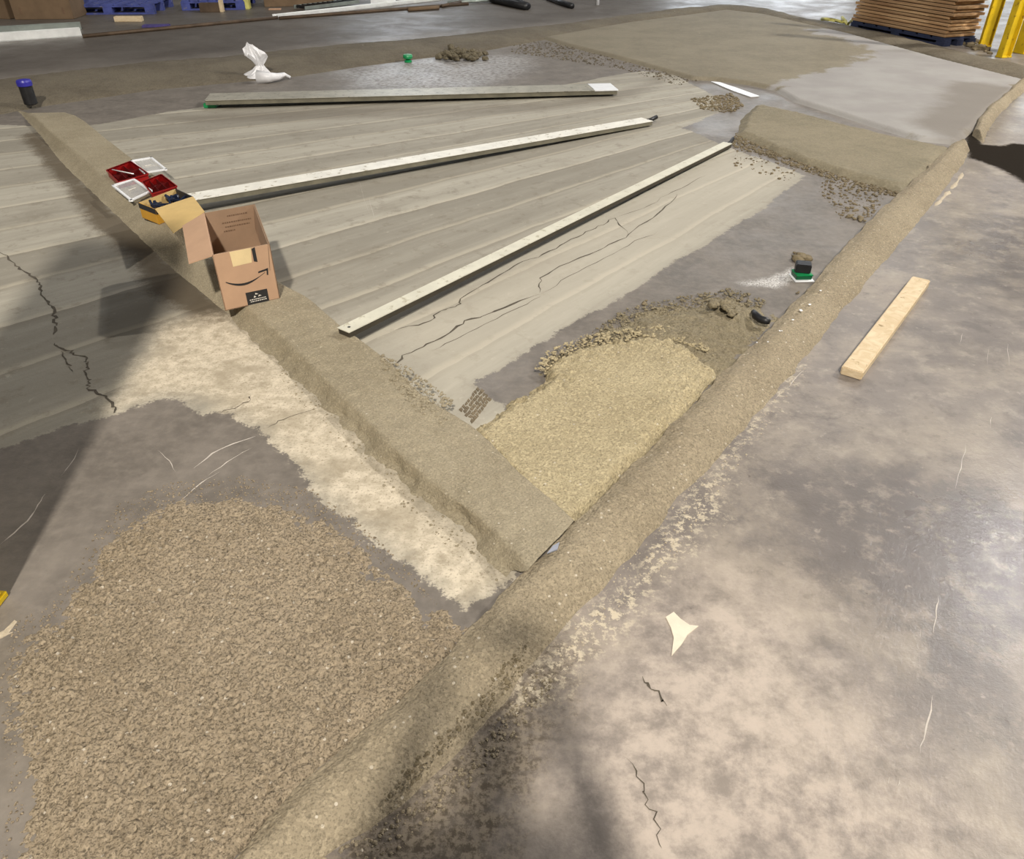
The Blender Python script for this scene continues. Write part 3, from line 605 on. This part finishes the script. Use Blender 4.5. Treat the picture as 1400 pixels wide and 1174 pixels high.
nf = (up-up-D).cross(FLs[2]-up).normalized(); FLs[3] = FLs[3]-nf*(FLs[3]-up).dot(nf)
prt('left_flap', plate([up+D, up, FLs[2], FLs[3]], .004, Vector((0, 0, -1))), M['card'], 'open flap hanging out to the left')
bf = ez*.0+ey*.04+ez*.02
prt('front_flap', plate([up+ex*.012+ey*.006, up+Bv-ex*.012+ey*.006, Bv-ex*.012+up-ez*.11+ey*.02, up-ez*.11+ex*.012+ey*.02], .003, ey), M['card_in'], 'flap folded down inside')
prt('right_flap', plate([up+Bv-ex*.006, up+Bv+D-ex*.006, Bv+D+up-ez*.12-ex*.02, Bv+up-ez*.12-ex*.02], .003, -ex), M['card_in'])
def fp(u, v, off=.0012): return Bv*u+up*v-ey*off
def face_quad(name, pts, mat, par=front, off=.0006):
    return multi(name, [plate([fp(u, v, 0) for u, v in pts], off, -ey)], mat, par)
face_quad('paper_label', [(.29, 1.0), (.30, .74), (.63, .75), (.66, 1.0)], M['tape'])
face_quad('black_stroke', [(.67, .98), (.67, .76), (.73, .74), (.73, 1.0)], M['ink'], off=.0009)
sm_pts = [(.12+.70*k/14, .50-.15*math.sin(math.pi*(k/14)**.9)*.75+.03*k/14) for k in range(15)]
up_ = []; lo_ = []
for k, (u, v) in enumerate(sm_pts):
    wv = .004+.016*math.sin(math.pi*min(1, (k+1)/13)); up_.append((u, v+wv)); lo_.append((u, v-wv))
parts = [plate([fp(*up_[k], 0), fp(*lo_[k], 0), fp(*lo_[k+1], 0), fp(*up_[k+1], 0)], .0009, -ey) for k in range(14)]
for q in ([(.70, .54), (.71, .57), (.88, .595), (.86, .56)], [(.86, .59), (.89, .595), (.87, .475), (.845, .48)]): parts.append(plate([fp(*c, 0) for c in q], .0009, -ey))
multi('arrow_print', parts, M['ink'], front)['label'] = 'curved black arrow print'
face_quad('black_label', [(.41, .01), (.80, .005), (.80, .235), (.41, .24)], M['ink'])
parts = []
for k in range(3):
    a_ = math.pi/2+k*2*math.pi/3; cx, cy = .60+.055*math.cos(a_), .155+.032*math.sin(a_)
    parts.append(plate([fp(cx+.035*math.cos(b), cy+.02*math.sin(b), 0) for b in (a_+.6, a_+2.3, a_+4.2)], .0012, -ey))
for r_, (u0, u1) in enumerate([(.46, .76), (.47, .74)]):
    u = u0
    while u < u1: w_ = random.uniform(.012, .03); parts.append(plate([fp(u, .085-.035*r_, 0), fp(u+w_, .085-.035*r_, 0), fp(u+w_, .10-.035*r_, 0), fp(u, .10-.035*r_, 0)], .0012, -ey)); u += w_+.01
multi('label_print', parts, M['ink_white'], front)
parts = []
for r_, (v, u0, u1) in enumerate([(.86, .42, .80), (.74, .30, .88), (.66, .34, .82), (.58, .30, .5)]):
    u = u0
    while u < u1:
        w_ = random.uniform(.015, .045); q = [D+Bv*uu+up*vv-ey*.004 for uu, vv in ((u, v), (u+w_, v), (u+w_, v+.025), (u, v+.025))]; parts.append(plate(q, .0008, -ey)); u += w_+.012
tag(multi('inside_print', parts, M['ink_brown'], bx), kind='stuff')
tag(bx, 'open brown cardboard shipping box with a black arrow smile on its front', 'cardboard box')

# yellow box of bits behind it
zt = HC+.09
Y4 = [Vector(G(189, 277, zt)), Vector(G(240, 258, zt)), Vector(G(264, 269, zt)), Vector(G(212, 286, zt))]
c0 = sum(Y4, Vector())/4; c0.z = HC; yb = empty('bit_box', c0)
Q = [p-c0 for p in Y4]; dn = Vector((0, 0, -.088))
for i, nm in enumerate(['back_wall', 'right_wall', 'front_wall', 'left_wall']):
    a, b = Q[i], Q[(i+1) % 4]
    n = (Vector((0, 0, 1)).cross(b-a)).normalized(); n = n if n.dot(-(a+b)) > 0 else -n
    multi(nm, [plate([a+dn, b+dn, b, a], .003, n)], M['card_yel'] if i in (0,) else (M['ink'] if i == 1 else M['yel_print']), yb)
    multi('rim_band', [plate([a-ez*.03-n*.001, b-ez*.03-n*.001, b+ez*.0005-n*.001, a+ez*.0005-n*.001], .001, -n)], M['ink'], yb)
multi('bottom', [plate([q+dn for q in Q], .003, ez)], M['card_in'], yb)
FL = [Q[3], Q[2], Vector(G(280, 290, zt+.05))-c0, Vector(G(237, 319, zt+.02))-c0]
multi('open_flap', [plate(FL, .003, Vector((0, 0, 1)))], M['card_yel'], yb)['label'] = 'large yellow inner flap folded open'
pp = []
for k in range(26):
    u, v = random.uniform(.12, .88), random.uniform(.12, .88)
    p = (Q[0]*(1-u)+Q[1]*u)*(1-v)+(Q[3]*(1-u)+Q[2]*u)*v
    R = Matrix.Rotation(random.random()*6, 3, 'Z') @ Matrix.Rotation(random.uniform(-.5, .5), 3, 'Y')
    pp.append(box_vf(p+ez*(-.035+.02*random.random()), (.07, .012, .012), R))
o = multi('drill_bits', pp, M['bits']); o.location = c0; tag(o, 'dark blue bits heaped inside the yellow box', 'bits', kind='stuff')
tag(yb, 'small open yellow and black box on the curb between red cases and cardboard box', 'box')

# red organiser cases with clear lids
def case(base, lid, z, label):
    P4 = [Vector(G(x, y, z+.045)) for x, y in base]; c = sum(P4, Vector())/4; c.z = z
    root = empty('organiser_case', c); q = [p-c for p in P4]; dn = Vector((0, 0, -.044))
    for i in range(4):
        a, b = q[i], q[(i+1) % 4]; n = ez.cross(b-a).normalized(); n = n if n.dot(-(a+b)) > 0 else -n
        multi('side_wall', [plate([a+dn, b+dn, b, a], .004, n)], M['red'], root)
        multi('rim', [plate([a-n*.006-ez*.008, b-n*.006-ez*.008, b-n*.006, a-n*.006], .010, n)], M['red'], root)
    multi('bottom', [plate([p+dn for p in q], .003, ez)], M['red_dark'], root)
    for k in (.33, .66):
        a, b = q[0].lerp(q[1], k), q[3].lerp(q[2], k); multi('divider', [plate([a+dn, b+dn, b-ez*.01, a-ez*.01], .002, (q[1]-q[0]).normalized())], M['red_dark'], root)
    a, b = q[0].lerp(q[3], .5), q[1].lerp(q[2], .5); multi('divider', [plate([a+dn, b+dn, b-ez*.01, a-ez*.01], .002, (q[3]-q[0]).normalized())], M['red_dark'], root)
    l = [Vector(G(x, y, z+.03))-c for x, y in lid]
    lo = multi('clear_lid', [plate(l, .003, ez)], M['clear'], root)
    m = sum(l, Vector())/4
    for i in range(4):
        a, b = l[i], l[(i+1) % 4]; n = (ez.cross(b-a)).normalized(); n = n if n.dot(m-(a+b)/2) > 0 else -n
        multi('lid_rim', [plate([a, b, b+ez*.010, a+ez*.010], .014, n)], M['white'], lo)
    u = (l[1]-l[0])*.32; v = (l[3]-l[0]).normalized()*.012; multi('lid_label', [plate([m-u/2-v/2+ez*.004, m+u/2-v/2+ez*.004, m+u/2+v/2+ez*.004, m-u/2+v/2+ez*.004], .001, ez)], M['ink_white'], lo)
    tag(root, label, 'organiser case'); return root
case([(146, 232), (178, 220), (202, 237), (162, 248)], [(178, 221), (208, 216), (229, 233), (197, 238)], HC, 'red parts case farthest from the box, clear lid open to the right')
case([(195, 248), (220, 238), (241, 254), (208, 264)], [(153, 255), (183, 245), (209, 262), (179, 276)], HC, 'red parts case nearest the yellow box, clear lid open to the left')
g = G(168, 235, HC+.045); tube('screwdriver', [Vector(g)-Vector((.09, -.05, 0)), Vector(g)+Vector((.09, -.05, .002))], .004, M['bright_steel']); tag(bpy.data.objects['screwdriver'], 'thin steel rod lying across the farther red case', 'tool')

# ------------------------------------------------------------------ small things on the floor
c = Vector(G(43, 143, .035)); can = empty('plastic_tub', c)
lathe('body', [(.042, 0), (.055, .01), (.055, .15), (.058, .155)], M['black'], can); lathe('cap', [(.058, .155), (.062, .16), (.062, .19), (.055, .205), (.03, .21)], M['blue_cap'], can)
tag(can, 'small black tub with a bright blue cap at the far end of the curb', 'tub')
# plastic bag
bc = Vector(G(352, 108)); V = []; n = 26; rows_ = 9
prof = [(.24, .0), (.20, .03), (.12, .07), (.055, .12), (.10, .18), (.15, .23), (.11, .27), (.05, .31), (.0, .33)]
for j, (r, z) in enumerate(prof):
    for k in range(n):
        a_ = 2*math.pi*k/n; rr_ = r*(1+.25*math.sin(3*a_+j*.4)+.22*random.uniform(-1, 1)); V.append((rr_*math.cos(a_)*.62+.05*math.sin(z*12), rr_*math.sin(a_)*.35, z*.92*(1+.1*random.uniform(-1, 1))))
Fs = [(j*n+k, j*n+(k+1) % n, (j+1)*n+(k+1) % n, (j+1)*n+k) for j in range(rows_-1) for k in range(n)]
bag = mesh('plastic_bag', V, Fs, M['bag']); bag.location = bc+Vector((-.02, .05, .012)); tag(bag, 'crumpled white plastic bag standing near the grey bar', 'plastic bag')
tw = [Vector(G(x, y, z))-Vector(bag.location) for x, y, z in [(352, 106, .05), (368, 106, .05), (380, 105, .05), (389, 102, .05), (397, 106, .02)]]
tube('twisted_tail', tw, [.07, .05, .035, .022, .015], M['bag'], bag, 7)
# green foam piece
c = Vector(G(558, 85)); o = empty('green_stopper', c); lathe('foot', [(.04, 0), (.045, .015), (.02, .03), (.015, .035)], M['green'], o); lathe('head', [(.02, .032), (.05, .04), (.055, .06), (.048, .08), (.02, .085)], M['green'], o)
tag(o, 'small bright green plastic stopper on the grey floor near the rubble heap', 'stopper')
# green and black block
c = Vector(G(1098, 384)); R = Matrix.Rotation(.05, 3, 'Z'); o = empty('laser_target', c)
box('plate', (0, .03, .004), (.098, .10, .006), M['white'], o, R, .002); box('base', (0, .035, .017), (.08, .075, .024), M['dkgreen'], o, R, .003); box('rim', (0, .033, .030), (.084, .08, .007), M['green'], o, R, .002)
box('cube', (.002, .045, .056), (.074, .066, .044), M['black'], o, Matrix.Rotation(-.25, 3, 'Z'), .004)
tag(o, 'black cube on a green base and white plate beside the long ridge', 'tool')
pts = [G(x, y, .04) for x, y in [(1030, 426), (1033, 431), (1039, 436), (1046, 438), (1052, 440)]]
tag(tube('rubber_hose', pts, [.012, .018, .017, .018, .012], M['black']), 'short black rubber hose piece half buried in the brown pile', 'hose')
q = [Vector(G(x, y, .062)) for x, y in [(765, 742), (762, 752), (748, 757), (756, 747)]]
tag(multi('plastic_scrap', [plate(q, .004, ez)], M['grey_plastic']), 'small grey blue plastic scrap on the crease of the long ridge', 'scrap')
q = [Vector(G(x, y, .0)) for x, y in [(910, 844), (917, 858), (921, 872), (918, 897), (932, 881), (940, 868), (955, 856), (943, 855), (930, 846), (921, 837)]]
M['flake'] = simple('pale_flake', lin(222, 210, 190), .8, .05, 30)
tag(multi('mortar_splash', [plate(q[::-1], .0025, ez)], M['flake']), 'thin pale triangular flake on the floor right of the ridge', 'flake')
q = [Vector(G(x, y, .002)) for x, y in [(972, 112), (984, 113), (1008, 121), (1038, 132), (1026, 133), (1000, 124)]]
tag(multi('white_strip', [plate(q[::-1], .006, ez)], M['white']), 'flat white strip lying at the foot of the finished slab', 'strip')
# wooden block on the right
zt = .038; q = [Vector(G(x, y, zt)) for x, y in [(1153, 502), (1178, 508), (1270, 383), (1250, 377)]]
ax = ((q[3]+q[2])/2-(q[0]+q[1])/2); L = ax.length; ax.normalize(); lat = Vector((ax.y, -ax.x, 0)); W = .084; c = (q[0]+q[1])/2
bm = bmesh.new(); vs, fs = hexa([Vector((-W/2, 0, 0)), Vector((W/2, 0, 0)), Vector((W/2, L, 0)), Vector((-W/2, L, 0))], [Vector((-W/2, 0, zt)), Vector((W/2, 0, zt)), Vector((W/2, L, zt)), Vector((-W/2, L, zt))])
bv = [bm.verts.new(v) for v in vs]; [bm.faces.new([bv[i] for i in f]) for f in fs]; bmesh.ops.bevel(bm, geom=bm.edges[:], offset=.004, segments=2, affect='EDGES')
bmesh.ops.recalc_face_normals(bm, faces=bm.faces)
me = bpy.data.meshes.new('lumber_block'); bm.to_mesh(me); bm.free(); o = link('lumber_block', me, M['lumber']); o.location = (c.x, c.y, .0005); o.rotation_euler = (0, 0, -math.atan2(ax.x, ax.y))
tag(o, 'pale offcut of timber lying alone on the floor right of the ridge', 'timber')

# ------------------------------------------------------------------ background: left
def pallet(c, rz, L, W, mat, label, h=.144):
    r = empty('pallet', c, rz)
    for k in range(7): box('deck_board', (-L/2+L*(k+.5)/7, 0, h-.011), (L/7*.8, W, .02), mat, r)
    for k in (-1, 0, 1): box('stringer_board', (0, k*(W/2-.05), h-.032), (L, .1, .02), mat, r)
    for a in (-1, 0, 1):
        box('bottom_board', (0, a*(W/2-.05), .011), (L, .1, .02), mat, r)
        for b in (-1, 0, 1): box('block', (b*(L/2-.07), a*(W/2-.05), h/2-.011), (.14, .1, h-.065), mat, r)
    tag(r, label, 'pallet'); return r
def at(x, y, z=0): return Vector(G(x, y, z))
c = at(146, 20); pallet((c.x, c.y+.5, 0), .06, 1.42, 1.0, M['blue_pallet'], 'blue wooden pallet at the top left behind the beige wood piece')
c = at(288, 14); pallet((c.x, c.y+.5, 0), .1, 1.0, 1.0, M['blue_pallet'], 'blue pallet at the top left behind the brown timber offcut')
def carton(c, s, rz, mat, label, notch=True):
    r = empty('carton', c, rz); box('body', (0, 0, s[2]/2), s, mat, r, None, .006)
    for k in (-1, 1):
        if notch: box('hand_slot', (k*s[0]*.36, -s[1]/2-.001, .12), (.02, .008, .08), M['ink_brown'], r)
    box('tape_seam', (0, 0, s[2]+.001), (s[0]*.99, .05, .002), M['tape'], r)
    tag(r, label, 'carton'); return r
c = at(58, 27); carton((c.x, c.y+.3, 0), (.86, .55, .5), .08, M['kraft'], 'brown cardboard carton at the top left corner')
c = at(4, 29); carton((c.x-.2, c.y+.5, 0), (.5, .5, .45), -.2, M['kraft'], 'dark cardboard carton at the very left edge', False)
c = at(400, 10); carton((c.x, c.y+.5, 0), (1.15, .7, .5), .25, M['kraft'], 'brown carton at the top behind the white channel rails')
def beam(name, p0, p1, h, wd, mat, label, cat, z=0.0):
    a, b = at(*p0), at(*p1); d = (b-a); L = d.length; m = (a+b)/2
    r = empty(name, (m.x, m.y, z), math.atan2(d.y, d.x))
    t_ = .012
    box('web', (0, 0, t_/2), (L, wd, t_), mat, r)
    for k in (-1, 1): box('flange', (0, k*(wd/2-t_/2), h/2), (L, t_, h), mat, r)
    tag(r, label, cat); return r
beam('metal_channel', (-60, 61), (112, 49), .10, .10, M['bright_steel'], 'bright white metal channel on the floor at the left edge', 'metal channel')
beam('metal_channel', (-60, 50), (112, 40), .09, .12, M['steel'], 'grey metal channel lying behind the bright channel at the left', 'metal channel')
beam('metal_channel', (376, 25), (600, 0), .05, .14, M['bright_steel'], 'long white metal rail at the top, left of the black stand', 'metal channel')
a, b = at(114, 52), at(380, 26); tag(tube('metal_strip', [a+ez*.02, (a+b)/2+ez*.02, b+ez*.02], .025, M['rust']), 'thin rusty steel strip on the floor between channel and white rail', 'metal strip')
a, b = at(382, 27), at(640, 7); tag(tube('metal_strip', [a+ez*.02, (a+b)/2+ez*.02, b+ez*.02], .025, M['rust']), 'thin rusty steel strip running below the white rail', 'metal strip')
def block(name, px, s, rz, mat, label, cat='timber'):
    c = at(*px); o = box(name, (0, 0, s[2]/2), s, mat, None, None, .006); o.location = (c.x, c.y+s[1]/2, .0); o.rotation_euler = (0, 0, rz); tag(o, label, cat); return o
block('wood_piece', (175, 30), (.40, .10, .07), .03, M['lumber'], 'short beige wood piece in front of the blue pallet')
block('timber_offcut', (289, 17), (.36, .12, .13), .08, M['rust'], 'brown timber offcut in front of the second blue pallet')
block('wood_post', (303, 17), (.05, .1, .17), 0, M['lumber'], 'small pale upright wood chip beside the brown offcut')
block('foam_block', (332, 13), (.20, .18, .2), .1, M['yrope'], 'pale yellow block right of the second blue pallet', 'block')
block('cardboard_scrap', (375, 14), (.20, .10, .02), .1, M['card'], 'small tan cardboard scrap in front of the carton', 'scrap')
block('plastic_scrap', (211, 38), (.36, .16, .03), .1, M['purple'], 'flat purple scrap on the dark floor in front of the first pallet', 'scrap')
block('foam_box', (523, 7), (.42, .3, .25), .1, M['white'], 'white foam box behind the white rail', 'box')
a, b = at(558, 16), at(600, 13); tag(tube('wood_stick', [a+ez*.03, b+ez*.03], .03, M['kraft']), 'short brown stick in front of the rusty strip', 'stick')
a, b = at(604, 11), at(632, 5); tag(tube('wood_stick', [a+ez*.03, b+ez*.03], .025, M['rust']), 'dark brown stick lying right of the lighter stick', 'stick')
# roller conveyor piece
a, b = at(410, 15), at(484, 6); d = b-a; r = empty('roller_track', ((a+b)/2), math.atan2(d.y, d.x)); L = d.length
for k in (-1, 1): box('side_rail', (0, k*.14, .05), (L, .02, .05), M['steel'], r)
for k in range(11): o = box('roller', (-L/2+L*(k+.5)/11, 0, .055), (.045, .27, .045), M['black'], r, None, .012)
tag(r, 'piece of black roller track lying behind the white rail', 'roller track')
# black stand legs
r = empty('folded_stand', at(705, 8))
o0 = Vector(r.location)
for p, q, w_ in [((672, 4), (720, 14), .06), ((690, 0), (722, 13), .05), ((700, -4), (716, 13), .05), ((680, 1), (700, 2), .04)]:
    tube('leg', [at(*p)-o0+ez*.06, at(*q)-o0+ez*.05], w_, M['black'], r)
tube('grip', [at(612, 6)-o0+ez*.03, at(676, 4)-o0+ez*.04], .022, M['steel'], r)
tag(r, 'folded black metal stand lying at the top centre', 'stand')
tag(tube('black_pipe', [at(748, 0)+ez*.04, at(766, 7)+ez*.04, at(782, 12)+ez*.04], .045, M['black']), 'black pipe lying right of the folded stand', 'pipe')
tag(tube('white_post', [at(817, 7), at(817, 7)+ez*.5], .03, M['white']), 'thin white post standing at the top centre', 'post')

# ------------------------------------------------------------------ background: right
bl, bc_, br = at(1162, 38), at(1290, 64), at(1316, 49); PH = .095
fx = (bc_-bl); LF = fx.length; fx.normalize(); rz = math.atan2(fx.y, fx.x); SD = .5
nrm = Vector((-fx.y, fx.x, 0)); ctr = (bl+bc_)/2+nrm*SD/2
pallet((ctr.x, ctr.y, 0), rz, LF, SD, M['dark_pallet'], 'dark blue pallet under the tall stack of wooden boards', PH)
me = None; ws = empty('wood_stack', (ctr.x, ctr.y, PH), rz); tag(ws, 'tall stack of orange brown wooden panels on the dark blue pallet', 'wood stack')
for k in range(20):
    dl = random.uniform(-.045, .045)
    o = box('wood_panel', (0, 0, 0), (LF*.985, SD*.97, .031), M['stack'], None, None, .003, 1) if me is None else bpy.data.objects.new('wood_panel', me)
    if me is None: me = o.data
    else: col.objects.link(o)
    o.parent = ws; o.location = (dl, 0, .0195+k*.0392); o.rotation_euler = (0, 0, random.uniform(-.012, .012)+(math.pi if k % 2 else 0))
    o.location.y += random.uniform(-.012, .02)
def post(px, wx, wy, rz, label, h=2.6):
    c = at(*px); r = empty('yellow_post', (c.x, c.y+wy/2, 0), rz)
    t_ = .012
    box('web', (0, 0, h/2), (wx, t_, h), M['yellow_paint'], r)
    for k in (-1, 1): box('flange', (k*(wx/2), 0, h/2), (t_, wy, h), M['yellow_paint'], r)
    box('foot_plate', (0, 0, .008), (wx+.02, wy+.02, .015), M['yellow_paint'], r, None, .002)
    tag(r, label, 'post'); return r
post((1347, 64), .13, .05, .0, 'yellow steel post standing just right of the wood stack')
post((1374, 79), .13, .08, .35, 'middle yellow steel post at the top right, nearest to the slab')
post((1403, 74), .14, .15, .3, 'yellow steel post at the very right edge')
pts = [at(x, y)+ez*(.03+.03*(i % 2)) for i, (x, y) in enumerate([(1123, 29), (1132, 33), (1142, 31), (1148, 36), (1156, 33), (1150, 30), (1158, 37), (1163, 34)])]
tag(tube('yellow_strap', pts, .022, M['yrope']), 'crumpled pale yellow strap left of the wood stack', 'strap')
# dark debris near posts
crumbs('floor_debris', [(1318, 50), (1345, 62), (1358, 78), (1335, 70), (1315, 60)], 60, .02, .06, M['crumb'], 'dark debris on the floor beside the yellow posts')

# ------------------------------------------------------------------ left guard (only its foot shows) and the photographer
gx, gy = G(9, 862)[:2]
r = empty('guard_post', (gx-.365, gy+.02, 0), -.05)
box('body', (0, .06, 1.24), (.60, .10, 2.44), M['yellow_paint'], r, None, .01); box('foot_plate', (0, .06, .01), (.60, .12, .02), M['yellow_paint'], r, None, .003)
tag(r, 'yellow steel guard whose foot shows at the left edge of the picture', 'guard')
q = [at(x, y) for x, y in [(-6, 868), (6, 862), (20, 848), (24, 850), (12, 866), (18, 864), (-4, 876)]]
tag(multi('paint_chip', [plate(q[::-1], .002, ez)], M['smear']), 'pale flake on the floor at the foot of the yellow guard', 'flake')

def skin_chain(bm, lay, pts, start=None):
    prev = start
    for p, r_ in pts:
        v = bm.verts.new(p); v[lay].radius = r_ if isinstance(r_, tuple) else (r_, r_)
        if prev is not None: bm.edges.new((prev, v))
        prev = v
    return prev
bm = bmesh.new(); lay = bm.verts.layers.skin.verify()
pel = bm.verts.new((0, 0, .94)); pel[lay].radius = (.155, .11); pel[lay].use_root = True
sp = bm.verts.new((0, .0, 1.12)); sp[lay].radius = (.14, .10); bm.edges.new((pel, sp))
ch = bm.verts.new((0, .0, 1.33)); ch[lay].radius = (.165, .11); bm.edges.new((sp, ch))
skin_chain(bm, lay, [((0, .01, 1.46), .058), ((0, .03, 1.52), .055), ((0, .05, 1.58), (.078, .092)), ((0, .05, 1.66), (.08, .095)), ((0, .04, 1.71), .05)], ch)
for k in (-1, 1):
    skin_chain(bm, lay, [((k*.10, 0, .86), .095), ((k*.12, .01, .50), .062), ((k*.12, -.01, .30), .056), ((k*.12, -.02, .09), .04), ((k*.14, .12, .04), (.045, .035)), ((k*.14, .17, .035), .03)], pel)
    skin_chain(bm, lay, [((k*.19, 0, 1.40), .065), ((k*.25, .05, 1.20), .048), ((k*.24, .12, 1.17), .045), ((k*.12, .27, 1.50), .030), ((k*.10, .30, 1.56), .028)], ch)
me = bpy.data.meshes.new('person'); bm.to_mesh(me); bm.free()
man = link('person', me, M['cloth']); man.location = (-.05, -.36, 0)
md = man.modifiers.new('skin', 'SKIN'); md.use_smooth_shade = True; man.modifiers.new('sub', 'SUBSURF').levels = 2
tag(man, 'person standing behind the camera in dark clothes, holding a phone at eye height', 'person')
ph = box('phone', (0, 0, 0), (.15, .008, .075), M['black'], None, None, .002); ph.location = (0, -.012, 1.592); ph.rotation_euler = (-TH, 0, 0)
tag(ph, 'black phone held up by the person behind the camera', 'phone')
